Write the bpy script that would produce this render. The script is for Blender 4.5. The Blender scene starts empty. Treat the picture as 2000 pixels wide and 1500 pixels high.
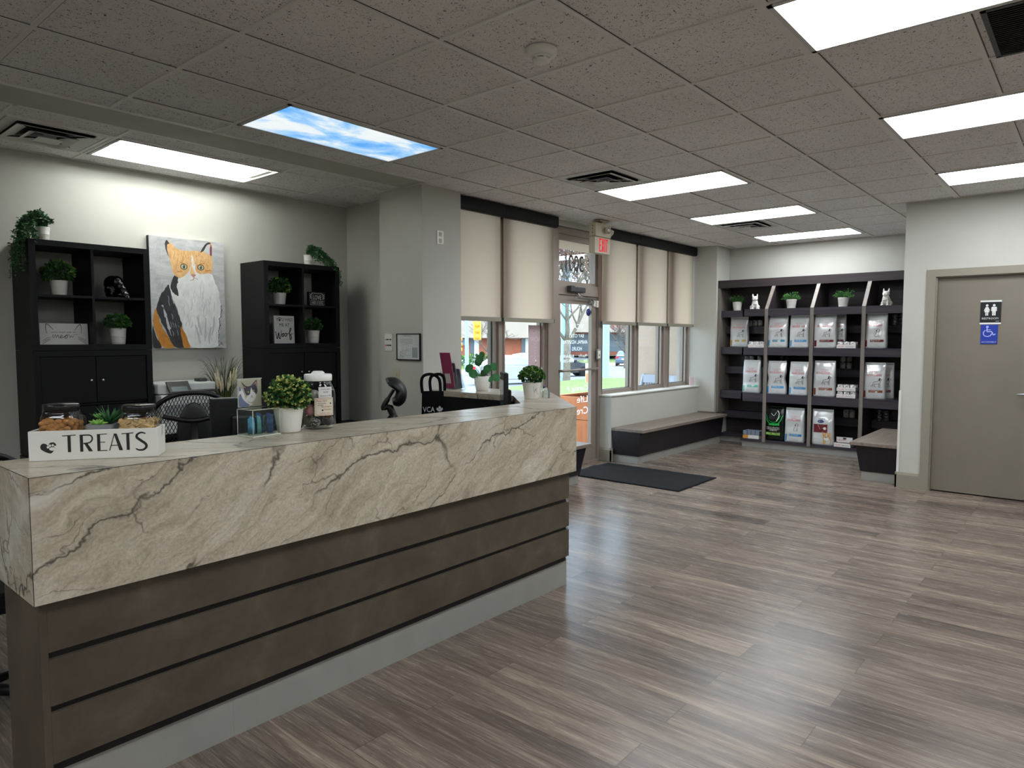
import bpy, bmesh, math, random
from mathutils import Vector as V, Matrix, noise
PI=math.pi
rnd=random.Random(7)
SC=bpy.context.scene
COL=SC.collection
sin,cos=math.sin,math.cos
R=math.radians

# ------------------------------------------------------------------ materials
def lin(h):
    h=h.lstrip('#'); o=[]
    for i in (0,2,4):
        c=int(h[i:i+2],16)/255
        o.append(c/12.92 if c<=.04045 else ((c+.055)/1.055)**2.4)
    return (*o,1)
class NT:
    def __init__(s,name):
        s.m=bpy.data.materials.new(name); s.m.use_nodes=True; s.t=s.m.node_tree
        s.n=s.t.nodes; s.n.clear(); s.out=s.n.new('ShaderNodeOutputMaterial')
    def N(s,typ,**kw):
        n=s.n.new('ShaderNode'+typ)
        for k,v in kw.items():
            if k=='i':
                for a,b in v.items():
                    if hasattr(b,'is_output') : s.t.links.new(b,n.inputs[a])
                    else: n.inputs[a].default_value=b
            else: setattr(n,k,v)
        return n
    def L(s,a,b): s.t.links.new(a,b)
    def coord(s,scale=(1,1,1),kind='Object',rot=(0,0,0)):
        c=s.N('TexCoord'); mp=s.N('Mapping',i={'Vector':c.outputs[kind],'Scale':scale,'Rotation':rot}); return mp.outputs[0]
    def noise(s,vec,scale,detail=4,rough=.5,dist=0,typ=None):
        n=s.N('TexNoise',i={'Vector':vec,'Scale':scale,'Detail':detail,'Roughness':rough,'Distortion':dist}); return n.outputs['Fac']
    def ramp(s,fac,stops,interp='LINEAR'):
        r=s.N('ValToRGB',i={'Fac':fac}); cr=r.color_ramp; cr.interpolation=interp
        while len(cr.elements)<len(stops): cr.elements.new(.5)
        for e,(p,c) in zip(cr.elements,stops):
            e.position=p; e.color=c if not isinstance(c,str) else lin(c)
        return r.outputs[0]
    def mix(s,a,b,f,mode='MIX'):
        n=s.N('Mix',data_type='RGBA',blend_type=mode)
        for sock,v in ((n.inputs[0],f),(n.inputs[6],a),(n.inputs[7],b)):
            if hasattr(v,'is_output'): s.L(v,sock)
            else: sock.default_value=lin(v) if isinstance(v,str) else v
        return n.outputs[2]
    def math(s,op,a,b=0):
        n=s.N('Math',operation=op)
        for sock,v in ((n.inputs[0],a),(n.inputs[1],b)):
            if hasattr(v,'is_output'): s.L(v,sock)
            else: sock.default_value=v
        return n.outputs[0]
    def pbsdf(s,color,rough=.5,metal=0,spec=.5,bump=None,bstr=.2,bdist=.01,coat=0):
        b=s.N('BsdfPrincipled')
        for k,v in (('Base Color',color),('Roughness',rough),('Metallic',metal),('Specular IOR Level',spec),('Coat Weight',coat)):
            if hasattr(v,'is_output'): s.L(v,b.inputs[k])
            else: b.inputs[k].default_value=lin(v) if isinstance(v,str) else v
        if bump is not None:
            bp=s.N('Bump',i={'Height':bump,'Strength':bstr,'Distance':bdist}); s.L(bp.outputs[0],b.inputs['Normal'])
        return b
    def done(s,sh): s.L(sh.outputs[0] if hasattr(sh,'outputs') else sh,s.out.inputs[0]); return s.m
MAT={}
def P(name,color,rough=.5,metal=0,spec=.5,var=0,vs=8,coat=0,bump=0):
    if name in MAT: return MAT[name]
    t=NT(name); c=color; v=None
    if var or bump:
        v=t.noise(t.coord(),vs,3)
    if var:
        a=lin(color); lo=tuple(x*(1-var) for x in a[:3])+(1,); hi=tuple(min(1,x*(1+var)) for x in a[:3])+(1,)
        c=t.ramp(v,[(.3,lo),(.7,hi)])
    MAT[name]=t.done(t.pbsdf(c,rough,metal,spec,coat=coat,bump=v if bump else None,bstr=bump)); return MAT[name]
def EM(name,color,strength):
    t=NT(name); MAT[name]=t.done(t.N('Emission',i={'Color':lin(color),'Strength':strength})); return MAT[name]
def GLASS(name,tint='ffffff',refl=.5,rough=0.0,dens=1.0):
    # thin clear sheet: transparent plus Fresnel reflection
    t=NT(name); lw=t.N('LayerWeight',i={'Blend':.5}); f=t.math('MULTIPLY',t.math('ADD',t.math('MULTIPLY',t.math('POWER',lw.outputs['Facing'],5),.9),.035),refl)
    tr=t.N('BsdfTransparent',i={'Color':lin(tint)}); gl=t.N('BsdfGlossy',i={'Color':(1,1,1,1),'Roughness':rough})
    mx=t.N('MixShader',i={0:f}); t.L(tr.outputs[0],mx.inputs[1]); t.L(gl.outputs[0],mx.inputs[2])
    MAT[name]=t.done(mx); return MAT[name]

# ------------------------------------------------------------------ text cache
_TX={}
def glyphs(s):
    if s in _TX: return _TX[s]
    c=bpy.data.curves.new('t','FONT'); c.body=s; c.resolution_u=3
    o=bpy.data.objects.new('t',c); COL.objects.link(o)
    dg=bpy.context.evaluated_depsgraph_get()
    me=bpy.data.meshes.new_from_object(o.evaluated_get(dg))
    vs=[(v.co.x,v.co.y) for v in me.vertices]; fs=[tuple(p.vertices) for p in me.polygons]
    bpy.data.objects.remove(o); bpy.data.curves.remove(c); bpy.data.meshes.remove(me)
    x0=min(v[0] for v in vs);x1=max(v[0] for v in vs);y0=min(v[1] for v in vs);y1=max(v[1] for v in vs)
    _TX[s]=([((x-x0)/(x1-x0),(y-y0)/(y1-y0)) for x,y in vs],fs,(x1-x0)/(y1-y0)); return _TX[s]
def catmull(pts,n=6,closed=False):
    out=[]; N=len(pts)
    if N<3: return [tuple(p) for p in pts]
    for i in range(N if closed else N-1):
        g=lambda k: pts[k%N] if closed else pts[max(0,min(N-1,k))]
        p0,p1,p2,p3=g(i-1),g(i),g(i+1),g(i+2)
        for k in range(n):
            t=k/n
            out.append(tuple(.5*((2*b)+(-a+c)*t+(2*a-5*b+4*c-d)*t*t+(-a+3*b-3*c+d)*t**3) for a,b,c,d in zip(p0,p1,p2,p3)))
    if not closed: out.append(tuple(pts[-1]))
    return out

# ------------------------------------------------------------------ mesh builder
class MB:
    def __init__(s,*mats): s.v=[]; s.f=[]; s.mi=[]; s.mats=[MAT[m] if isinstance(m,str) else m for m in mats]; s.sm=[]
    def add(s,vs,fs,m=0,smooth=False):
        b=len(s.v); s.v+= [tuple(x) for x in vs]
        for f in fs: s.f.append([b+i for i in f]); s.mi.append(m); s.sm.append(smooth)
        return s
    def box(s,x0,x1,y0,y1,z0,z1,m=0,bev=0):
        if bev:
            return s.rbox(x0,x1,y0,y1,z0,z1,bev,m)
        vs=[(x,y,z) for z in (z0,z1) for y in (y0,y1) for x in (x0,x1)]
        return s.add(vs,[(0,2,3,1),(4,5,7,6),(0,1,5,4),(2,6,7,3),(0,4,6,2),(1,3,7,5)],m)
    def rbox(s,x0,x1,y0,y1,z0,z1,b,m=0):
        bm=bmesh.new(); bmesh.ops.create_cube(bm,size=1)
        for v in bm.verts: v.co=V(((x0+x1)/2+v.co.x*(x1-x0),(y0+y1)/2+v.co.y*(y1-y0),(z0+z1)/2+v.co.z*(z1-z0)))
        bmesh.ops.bevel(bm,geom=bm.edges[:],offset=b,segments=2,affect='EDGES',profile=.6)
        bm.verts.index_update(); s.add([v.co for v in bm.verts],[[v.index for v in f.verts] for f in bm.faces],m); bm.free(); return s
    def prism(s,poly,ax,a0,a1,m=0):
        # poly: 2-D outline in the two other axes (in x,y,z order), extruded along ax
        def mk(p,a):
            q=list(p); q.insert('xyz'.index(ax),a); return tuple(q)
        n=len(poly); vs=[mk(p,a0) for p in poly]+[mk(p,a1) for p in poly]
        fs=[list(range(n))[::-1],list(range(n,2*n))]+[(i,(i+1)%n,n+(i+1)%n,n+i) for i in range(n)]
        return s.add(vs,fs,m)
    def lathe(s,prof,c=(0,0,0),seg=24,m=0,sq=None,smooth=True,ax='z'):
        vs=[];fs=[];n=len(prof)
        for r,z in prof:
            for k in range(seg):
                a=2*PI*(k+.5)/seg; ca,sa=cos(a),sin(a)
                if sq: 
                    q=(abs(ca)**sq+abs(sa)**sq)**(-1/sq); ca*=q; sa*=q
                p=(r*ca,r*sa,z)
                if ax=='x': p=(z,r*ca,r*sa)
                if ax=='y': p=(r*ca,z,r*sa)
                vs.append((c[0]+p[0],c[1]+p[1],c[2]+p[2]))
        for i in range(n-1):
            for k in range(seg):
                fs.append((i*seg+k,i*seg+(k+1)%seg,(i+1)*seg+(k+1)%seg,(i+1)*seg+k))
        if prof[0][0]>0: fs.append(list(range(seg))[::-1])
        if prof[-1][0]>0: fs.append(list(range((n-1)*seg,n*seg)))
        return s.add(vs,fs,m,smooth)
    def cyl(s,c,r,h,seg=20,m=0,ax='z',smooth=True): return s.lathe([(r,0),(r,h)],c,seg,m,ax=ax,smooth=smooth)
    def tube(s,pts,r,seg=8,m=0,smooth=True):
        pts=[V(p) for p in pts]; n=len(pts); rs=r if isinstance(r,(list,tuple)) else [r]*n
        vs=[];fs=[]; prev=None
        for i,p in enumerate(pts):
            d=(pts[min(n-1,i+1)]-pts[max(0,i-1)])
            d=d.normalized() if d.length>1e-9 else V((0,0,1))
            if prev is None:
                u=d.orthogonal().normalized()
            else:
                u=prev-d*prev.dot(d); u=u.normalized() if u.length>1e-6 else d.orthogonal().normalized()
            prev=u; w=d.cross(u)
            for k in range(seg):
                a=2*PI*k/seg; vs.append(p+(u*cos(a)+w*sin(a))*rs[i])
        for i in range(n-1):
            for k in range(seg): fs.append((i*seg+k,i*seg+(k+1)%seg,(i+1)*seg+(k+1)%seg,(i+1)*seg+k))
        fs.append(list(range(seg))[::-1]); fs.append(list(range((n-1)*seg,n*seg)))
        return s.add(vs,fs,m,smooth)
    def ball(s,c,r,m=0,seg=16,rings=10):
        rx,ry,rz=r if isinstance(r,(tuple,list)) else (r,r,r)
        vs=[];fs=[]
        for i in range(rings+1):
            t=PI*i/rings
            for k in range(seg):
                a=2*PI*k/seg; vs.append((c[0]+rx*sin(t)*cos(a),c[1]+ry*sin(t)*sin(a),c[2]-rz*cos(t)))
        for i in range(rings):
            for k in range(seg): fs.append((i*seg+k,i*seg+(k+1)%seg,(i+1)*seg+(k+1)%seg,(i+1)*seg+k))
        return s.add(vs,fs,m,True)
    def text(s,str_,o,u,v,w,h,m=0,fn=None):
        vs,fs,asp=glyphs(str_); o,u,v=V(o),V(u),V(v)
        if w is None: w=h*asp
        pts=[o+u*(x*w)+v*(y*h) for x,y in vs]
        if fn: pts=[fn(p) for p in pts]
        return s.add(pts,fs,m)
    def poly(s,pts,o,u,v,m=0,k=1.0,smooth=0,jit=0,fn=None):
        if smooth: pts=catmull(pts,smooth,True)
        o,u,v=V(o),V(u),V(v)
        ps=[]
        for x,y in pts:
            if jit: x+=rnd.gauss(0,jit); y+=rnd.gauss(0,jit)
            q=o+u*(x*k)+v*(y*k); ps.append(fn(q) if fn else q)
        n=(u.cross(v)).normalized()
        # triangulate concave outline
        from mathutils.geometry import tessellate_polygon
        tris=tessellate_polygon([[V((a,b,0)) for a,b in pts]])
        return s.add(ps,[tuple(t) for t in tris],m)
    def stroke(s,pts,w,o,u,v,m=0,k=1.0,n=5,taper=True,fn=None):
        pts=catmull(pts,n); o,u,v=V(o),V(u),V(v); N=len(pts); vs=[];fs=[]
        for i,(x,y) in enumerate(pts):
            a=pts[max(0,i-1)];b=pts[min(N-1,i+1)]; dx,dy=b[0]-a[0],b[1]-a[1]; l=math.hypot(dx,dy) or 1
            t=i/(N-1); ww=w*(.45+.55*sin(PI*t)) if taper else w
            nx,ny=-dy/l*ww/2,dx/l*ww/2
            for sg in (1,-1):
                q=o+u*((x+nx*sg)*k)+v*((y+ny*sg)*k); vs.append(fn(q) if fn else q)
        for i in range(N-1): fs.append((2*i,2*i+1,2*i+3,2*i+2))
        return s.add(vs,fs,m)
    def leaf(s,p,d,nrm,L,W,m=0,fold=.25,round_=False):
        p,d,nrm=V(p),V(d).normalized(),V(nrm)
        sd=d.cross(nrm); sd=sd.normalized() if sd.length>1e-6 else d.orthogonal().normalized()
        up=sd.cross(d)
        if round_:
            a=[p]+[p+d*(L*t)+sd*(W*.5*q)+up*(fold*W*abs(q)*.5-.12*L*t*t) for t,q in ((.25,.8),(.6,1),(.88,.6),(1,0),(.88,-.6),(.6,-1),(.25,-.8))]
            a.append(p+d*L*.55)
            return s.add(a,[(0,1,8),(1,2,8),(2,3,8),(3,4,8),(4,5,8),(5,6,8),(6,7,8),(7,0,8)],m,True)
        a=[p,p+d*L*.45+sd*W*.5+up*fold*W,p+d*L,p+d*L*.45-sd*W*.5+up*fold*W]
        return s.add(a,[(0,1,2),(0,2,3)],m)
    def build(s,name,parent=None,loc=None,rot=None,mods=()):
        me=bpy.data.meshes.new(name); me.from_pydata(s.v,[],s.f)
        for m in s.mats: me.materials.append(m)
        me.polygons.foreach_set('material_index',s.mi); me.polygons.foreach_set('use_smooth',s.sm); me.update()
        bm=bmesh.new(); bm.from_mesh(me); bmesh.ops.recalc_face_normals(bm,faces=bm.faces[:]) if len(s.f)<60000 else None; bm.to_mesh(me); bm.free()
        o=bpy.data.objects.new(name,me); COL.objects.link(o)
        if parent: o.parent=parent
        if loc: o.location=loc
        if rot is not None: o.rotation_euler=(0,0,rot) if not isinstance(rot,tuple) else rot
        return o
def tag(o,label=None,cat=None,group=None,kind=None):
    for k,v in (('label',label),('category',cat),('group',group),('kind',kind)):
        if v: o[k]=v
    return o
def thing(name,label,cat,loc=(0,0,0),rz=0,group=None):
    o=bpy.data.objects.new(name,None); COL.objects.link(o); o.location=loc; o.rotation_euler=(0,0,rz); o.empty_display_size=.05
    return tag(o,label,cat,group)
def struct(o,label=None,cat=None): return tag(o,label,cat,None,'structure')
def dup(root,loc,rz,label,group=None):
    r=root.copy(); COL.objects.link(r); r.location=loc; r.rotation_euler=(0,0,rz); r['label']=label
    if group: r['group']=group
    for ch in list(root.children):
        c=ch.copy(); COL.objects.link(c); c.parent=r
        for g in list(ch.children):
            d=g.copy(); COL.objects.link(d); d.parent=c
    return r
X,Y,Z=V((1,0,0)),V((0,1,0)),V((0,0,1))
def cells(x0,x1,y0,y1,holes):
    xs=sorted({x0,x1,*[min(max(a,x0),x1) for h in holes for a in h[:2]]}); ys=sorted({y0,y1,*[min(max(a,y0),y1) for h in holes for a in h[2:]]})
    for i in range(len(xs)-1):
        for j in range(len(ys)-1):
            cx,cy=(xs[i]+xs[i+1])/2,(ys[j]+ys[j+1])/2
            if not any(h[0]<cx<h[1] and h[2]<cy<h[3] for h in holes): yield xs[i],xs[i+1],ys[j],ys[j+1]

# ------------------------------------------------------------------ surface materials
def m_floor():
    t=NT('vinyl_plank'); c=t.N('TexCoord'); sp=t.N('SeparateXYZ',i={0:c.outputs['Object']})
    cb=t.N('CombineXYZ',i={0:sp.outputs[1],1:sp.outputs[0]})
    br=t.N('TexBrick',offset=.37,offset_frequency=2,squash=1,i={'Vector':cb.outputs[0],'Color1':(0,0,0,1),'Color2':(1,1,1,1),'Mortar':(.5,.5,.5,1),'Scale':1,'Mortar Size':.0012,'Mortar Smooth':.2,'Bias':0,'Brick Width':1.22,'Row Height':.18})
    sh=t.N('VectorMath',operation='MULTIPLY_ADD',i={0:br.outputs['Color'],1:(3,9,5),2:c.outputs['Object']})
    def st(sc): return t.N('Mapping',i={'Vector':sh.outputs[0],'Scale':sc}).outputs[0]
    g1=t.noise(st((13,.8,1)),1.5,7,.68,.9); g2=t.noise(st((95,4.5,1)),1.5,5,.7,.5); g3=t.noise(st((3.2,.5,1)),1,3,.5,.6)
    col=t.ramp(g1,[(.26,'4d4541'),(.5,'776c64'),(.74,'9c9084')])
    fine=t.ramp(g2,[(.33,(.5,.49,.49,1)),(.55,(1,1,1,1)),(.8,(1.22,1.2,1.15,1))])
    col=t.mix(col,fine,.6,'MULTIPLY')
    col=t.mix(col,t.ramp(g3,[(.3,(.55,.52,.53,1)),(.7,(1.38,1.35,1.27,1))]),.85,'MULTIPLY')
    tone=t.ramp(br.outputs['Color'],[(0,(.78,.77,.77,1)),(.5,(.95,.95,.95,1)),(1,(1.3,1.26,1.18,1))])
    col=t.mix(col,tone,.6,'MULTIPLY')
    col=t.mix(col,'241e1c',t.math('MULTIPLY',br.outputs['Fac'],.7))
    ro=t.math('MULTIPLY_ADD' if False else 'ADD',t.math('MULTIPLY',g2,.14),.19)
    MAT['floor']=t.done(t.pbsdf(col,ro,0,.3,bump=t.math('SUBTRACT',g2,t.math('MULTIPLY',br.outputs['Fac'],2)),bstr=.06,bdist=.002))
def m_tile():
    t=NT('mineral_ceiling_tile'); v=t.coord()
    wp=t.N('TexNoise',i={'Vector':v,'Scale':30,'Detail':2}); vv=t.mix(v,wp.outputs['Color'],.03)
    n=t.noise(vv,92,2,.5,1.6); big=t.noise(v,14,2)
    holes=t.ramp(t.math('ADD',n,t.math('MULTIPLY',big,.10)),[(.392,(0,0,0,1)),(.425,(1,1,1,1))])
    v2=t.N('TexVoronoi',i={'Vector':v,'Scale':95}); pin=t.ramp(v2.outputs['Distance'],[(.10,(0,0,0,1)),(.16,(1,1,1,1))])
    h=t.mix(holes,pin,.5,'MULTIPLY')
    base=t.ramp(t.noise(v,1.2,3),[(.3,'e6e2e2'),(.7,'efecec')])
    col=t.mix('3c3836',base,h)
    MAT['tile']=t.done(t.pbsdf(col,.9,0,.2,bump=holes,bstr=.35,bdist=.004))
def m_marble():
    t=NT('stone_laminate'); c=t.N('TexCoord'); o=c.outputs['Object']
    # use x+y along the run so that every face gets veins
    sp=t.N('SeparateXYZ',i={0:o}); run=t.math('ADD',sp.outputs[0],t.math('MULTIPLY',sp.outputs[1],.8))
    vec=t.N('CombineXYZ',i={0:run,1:sp.outputs[2],2:sp.outputs[1]}).outputs[0]
    rot=t.N('Mapping',i={'Vector':vec,'Rotation':(0,0,R(-36)),'Scale':(1,1,1)}).outputs[0]
    w1=t.N('TexNoise',i={'Vector':rot,'Scale':2.2,'Detail':5,'Roughness':.6}); dv=t.mix(rot,w1.outputs['Color'],.22)
    an=t.N('Mapping',i={'Vector':dv,'Scale':(1,3.4,1)}).outputs[0]
    n1=t.noise(an,3.4,8,.66,.8); n2=t.noise(an,14,8,.78,1.2); n3=t.noise(vec,90,5,.7); n5=t.noise(t.N('Mapping',i={'Vector':dv,'Scale':(1,9,1)}).outputs[0],9,6,.7,.6); n4=t.noise(vec,1.6,3,.5)
    col=t.ramp(n1,[(.28,'9b9282'),(.44,'b1a896'),(.58,'c0b8a7'),(.76,'d2ccbe')])
    col=t.mix(col,t.ramp(n2,[(.32,(.60,.55,.48,1)),(.45,(.95,.94,.92,1)),(.70,(1.18,1.18,1.18,1))]),.8,'MULTIPLY')
    col=t.mix(col,t.ramp(n3,[(.3,(.72,.71,.69,1)),(.7,(1.2,1.2,1.2,1))]),.7,'MULTIPLY')
    col=t.mix(col,t.ramp(n5,[(.34,(.72,.69,.64,1)),(.5,(1,1,1,1)),(.68,(1.15,1.15,1.15,1))]),.55,'MULTIPLY')
    rust=t.ramp(t.noise(dv,2.6,4,.6,.5),[(.56,(0,0,0,1)),(.76,(1,1,1,1))])
    col=t.mix(col,'9b7d5a',t.math('MULTIPLY',rust,.42))
    pal=t.N('TexVoronoi',feature='DISTANCE_TO_EDGE',i={'Vector':t.N('Mapping',i={'Vector':dv,'Scale':(1,2.2,1)}).outputs[0],'Scale':1.5})
    mkp=t.ramp(n4,[(.48,(0,0,0,1)),(.6,(1,1,1,1))])
    pm=t.ramp(pal.outputs['Distance'],[(0,(1,1,1,1)),(.05,(.35,.35,.35,1)),(.10,(0,0,0,1))]); col=t.mix(col,'d5d2c8',t.math('MULTIPLY',t.math('MULTIPLY',pm,mkp),.75))
    w2=t.N('TexNoise',i={'Vector':rot,'Scale':7,'Detail':5,'Roughness':.7}); dv2=t.mix(dv,w2.outputs['Color'],.045)
    an2=t.N('Mapping',i={'Vector':dv2,'Scale':(.62,1.9,1),'Location':(.37,.2,0)}).outputs[0]
    vo=t.N('TexVoronoi',feature='DISTANCE_TO_EDGE',i={'Vector':an2,'Scale':1.55})
    mk=t.ramp(t.noise(vec,2.4,3,.6),[(.43,(0,0,0,1)),(.52,(1,1,1,1))])
    ck=t.ramp(vo.outputs['Distance'],[(.0,(1,1,1,1)),(.003,(.85,.85,.85,1)),(.010,(0,0,0,1))])
    col=t.mix(col,'35302b',t.math('MULTIPLY',t.math('MULTIPLY',ck,mk),.9))
    an3=t.N('Mapping',i={'Vector':dv2,'Scale':(1,2.6,1),'Rotation':(0,0,R(14))}).outputs[0]
    vo2=t.N('TexVoronoi',feature='DISTANCE_TO_EDGE',i={'Vector':an3,'Scale':3.4})
    mk2=t.ramp(t.noise(vec,3.4,3,.6),[(.47,(0,0,0,1)),(.56,(1,1,1,1))])
    ck2=t.ramp(vo2.outputs['Distance'],[(.0,(1,1,1,1)),(.013,(0,0,0,1))])
    col=t.mix(col,'4e4338',t.math('MULTIPLY',t.math('MULTIPLY',ck2,mk2),.75))
    MAT['marble']=t.done(t.pbsdf(col,.3,0,.45))
def m_wood(name,dark,light,ax=1,rough=.4,sc=1):
    t=NT(name); s3=[30*sc,30*sc,30*sc]; s3[ax]=1.4*sc
    g=t.noise(t.coord(tuple(s3)),1,6,.65,.4); MAT[name]=t.done(t.pbsdf(t.ramp(g,[(.3,dark),(.7,light)]),rough,0,.4))
def m_sky_panel():
    t=NT('printed_sky_diffuser'); v=t.coord((1.6,2.6,1))
    n=t.noise(v,1.25,6,.58,.5); col=t.ramp(n,[(.36,'5fabf2'),(.47,'a3d0f8'),(.55,'e6eff3'),(.75,'f6f6f2')])
    MAT['sky_panel']=t.done(t.N('Emission',i={'Color':col,'Strength':.44}))
def m_blind():
    t=NT('roller_blind_fabric'); v=t.coord((1,1,1)); w=t.noise(t.coord((220,1,220)),1,2)
    col=t.ramp(w,[(.3,'ddd0c4'),(.7,'e6dacd')])
    d=t.N('BsdfDiffuse',i={0:col}); tr=t.N('BsdfTranslucent',i={0:col}); m=t.N('MixShader',i={0:.82}); t.L(d.outputs[0],m.inputs[1]); t.L(tr.outputs[0],m.inputs[2])
    MAT['blind']=t.done(m)
def m_brushed(name,a,b,sc=(3,3,3)):
    t=NT(name); v=t.coord(sc); n=t.noise(v,2.2,6,.65,1.2); MAT[name]=t.done(t.pbsdf(t.ramp(n,[(.3,a),(.7,b)]),.6))
m_floor(); m_tile(); m_marble(); m_sky_panel(); m_blind()
m_wood('dark_wood','2a2426','3d3436',1,.42); m_wood('shelf_wood','2c2830','443e47',1,.4); m_wood('bench_wood','17151a','26222a',0,.4); m_wood('grey_wood','6d625a','8d8176',0,.42); m_wood('post_wood','6b625b','8a8078',2,.45)
t=NT('bronze_laminate'); v=t.coord(); n=t.noise(v,5,5,.6,.6); n2=t.noise(v,22,4,.7); c=t.ramp(n,[(.3,'4a4238'),(.55,'564d42'),(.75,'655b4d')]); c=t.mix(c,t.ramp(n2,[(.3,(.85,.85,.85,1)),(.72,(1.18,1.15,1.1,1))]),.6,'MULTIPLY'); MAT['bronze']=t.done(t.pbsdf(c,.42,0,.4))
P('wall','bfbeb6',.75,0,.3,.03,3); P('wall_blue','a9aeab',.75,0,.3); P('white_paint','d8d7d0',.55,0,.4); P('trim','8f897b',.5,0,.4); P('plinth','a2a29c',.38,.25,.5,.06,6)
P('door_paint','7e766a',.5,0,.4,.03,4); P('black','0b0b0d',.45); P('black_gloss','070708',.27,0,.5); P('black_cab','0a0b0e',.5,0,.25,.1,20); P('black_cloth','0a0a0b',.85)
P('rubber','141518',.9,0,.2,.3,120,bump=.3); P('alu','9c9087',.42,.35,.5); P('alu_dark','6f6660',.45,.3,.5); P('steel','b9bbbb',.25,.9); P('white','e9e8e2',.45); P('pot','e4e2da',.4,0,.5); P('white_gloss','f0f0ec',.22,0,.5)
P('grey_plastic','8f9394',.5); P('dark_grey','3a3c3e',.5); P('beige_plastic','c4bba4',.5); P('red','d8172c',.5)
t=NT('vinyl'); d=t.N('BsdfDiffuse',i={0:(.85,.85,.83,1)}); q=t.N('BsdfTranslucent',i={0:(.85,.85,.83,1)}); mx=t.N('MixShader',i={0:.7}); t.L(d.outputs[0],mx.inputs[1]); t.L(q.outputs[0],mx.inputs[2]); MAT['vinyl']=t.done(mx); P('tbar','e6e4e0',.5,0,.4); P('frame_white','cfd0cd',.45)
EM('panel','f3f8fc',6.6); EM('tube','f6faf6',19.0)
GLASS('glass','f2f7f5',.9); GLASS('clear','fafcfb',.9,.02)
# ================================================================== SETTING
H=2.8125; YW=4.68
m=MB('floor'); m.box(-3.2,10.0,-4.0,6.0,-.1,0); struct(m.build('floor'),'grey brown wood plank vinyl floor')
GX=[.9713+.6096*i for i in range(-7,16)]; GY=[2.3015+.6096*j for j in range(-11,5)]
DL=(1.83,3.05,4.985,5.59)                                   # open troffer over the desk
RG=(3.42,4.02,-.17,.43)
m=MB('tile')
for a,b,c,d in cells(-3.2,10.0,-4.0,6.0,[DL]): m.box(a,b,c,d,H,H+.12)
struct(m.build('ceiling'),'speckled white drop ceiling tiles')
# plain drywall band between the two tile fields
m=MB('wall'); m.box(-3.2,4.05,4.40,4.735,H-.006,H); struct(m.build('trim_1'))
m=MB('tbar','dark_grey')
zb=H-.007
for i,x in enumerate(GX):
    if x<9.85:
        e=4.40 if x<4.1 else 4.66; m.box(x-.010,x+.010,-3.9,e,zb,H); m.box(x+.010,x+.0155,-3.9,e,H-.002,H,1)  # thin grey strip paints the shadow gap along one side of the bar
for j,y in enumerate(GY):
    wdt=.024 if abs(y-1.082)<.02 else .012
    if y<4.39: m.box(-3.1,9.85,y-wdt,y+wdt,zb-.001,H); m.box(-3.1,9.85,y-wdt-.0035,y-wdt,H-.0025,H,1)  # same painted shadow line along the crossing bars
for x in (1.21,1.83,3.05,3.66): m.box(x-.012,x+.012,4.735,5.85,zb,H)
for y in (4.985,5.59): m.box(-3.1,4.05 if y<5.05 else 4.27,y-.012,y+.012,zb-.001,H)
m.box(-3.1,4.05,4.385,4.41,zb,H); m.box(-3.1,4.05,4.725,4.75,zb,H); m.box(-3.1,4.27,5.83,5.85,zb,H)
m.box(4.52,9.9,4.60,4.69,zb,H); m.box(9.875,9.9,1.4,4.2,zb,H); m.box(7.675,7.7,-3.9,1.5,zb,H); m.box(4.03,4.05,4.45,5.05,zb,H)
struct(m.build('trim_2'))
def wall(name,*b,mat='wall'):
    m=MB(mat); m.box(*b); return struct(m.build(name))
wall('wall_left',-3.2,4.37,5.85,5.97,0,H+.1)
wall('wall_alcove',4.27,4.5,5.05,5.85,0,H+.1,mat='wall')
wall('wall_pillar',4.05,4.52,4.476,5.05,0,H+.1,mat='wall')
wall('wall_corner',9.45,10.0,4.22,4.82,0,H+.1)
wall('wall_far',9.9,10.0,-4.1,4.22,0,H+.1)
wall('wall_rear',-3.3,-3.2,-4,6,0,H+.1); wall('wall_front',-3.2,10.0,-4.1,-4,0,H+.1)
# window wall: low wall, header
m=MB('wall','white_paint')
m.box(4.52,6.08,4.47,4.78,0,.785); m.box(7.08,9.45,4.47,4.78,0,.785); m.box(4.52,9.45,4.62,4.82,2.74,H+.1)
struct(m.build('wall_window'))
m=MB('white_paint'); m.box(4.52,6.08,4.455,4.72,.785,.802,0,.004); m.box(7.065,9.45,4.455,4.72,.785,.802,0,.004); struct(m.build('trim_3'))
# restroom wall with a door opening
m=MB('wall')
for a,b,c,d in cells(-4,1.5,0,H+.1,[(.255,1.225,-1,2.08)]): m.box(7.7,7.82,a,b,c,d)
m.box(7.82,9.95,1.38,1.5,0,H+.1)
struct(m.build('wall_right'))
m=MB('trim'); 
for p in ([(1.225,0),(1.30,0),(1.30,2.075),(1.225,2.075)],[(.18,0),(.255,0),(.255,2.075),(.18,2.075)],[(.18,2.075),(1.30,2.075),(1.30,2.145),(.18,2.145)]): m.prism(p,'x',7.682,7.72)
m.prism([(1.212,0),(1.228,0),(1.228,2.08),(1.212,2.08)],'x',7.70,7.80); m.prism([(.25,0),(.268,0),(.268,2.08),(.25,2.08)],'x',7.70,7.80); m.box(7.70,7.80,.25,1.228,2.066,2.082)
struct(m.build('trim_4'))
d=struct(MB('door_paint').box(7.735,7.78,.27,1.21,.012,2.066).build('door_1'),'plain taupe restroom door with a steel lever','door')
m=MB('steel'); m.lathe([(.026,0),(.026,.012),(.02,.014)],(7.735,.335,.985),20,ax='x'); m.v=[(7.735*2-x,y,z) for x,y,z in m.v]
m.tube([(7.70,.335,.985),(7.685,.345,.985),(7.683,.40,.985),(7.683,.56,.982)],[.009,.010,.010,.009],10); m.build('door_handle',d)
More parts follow.
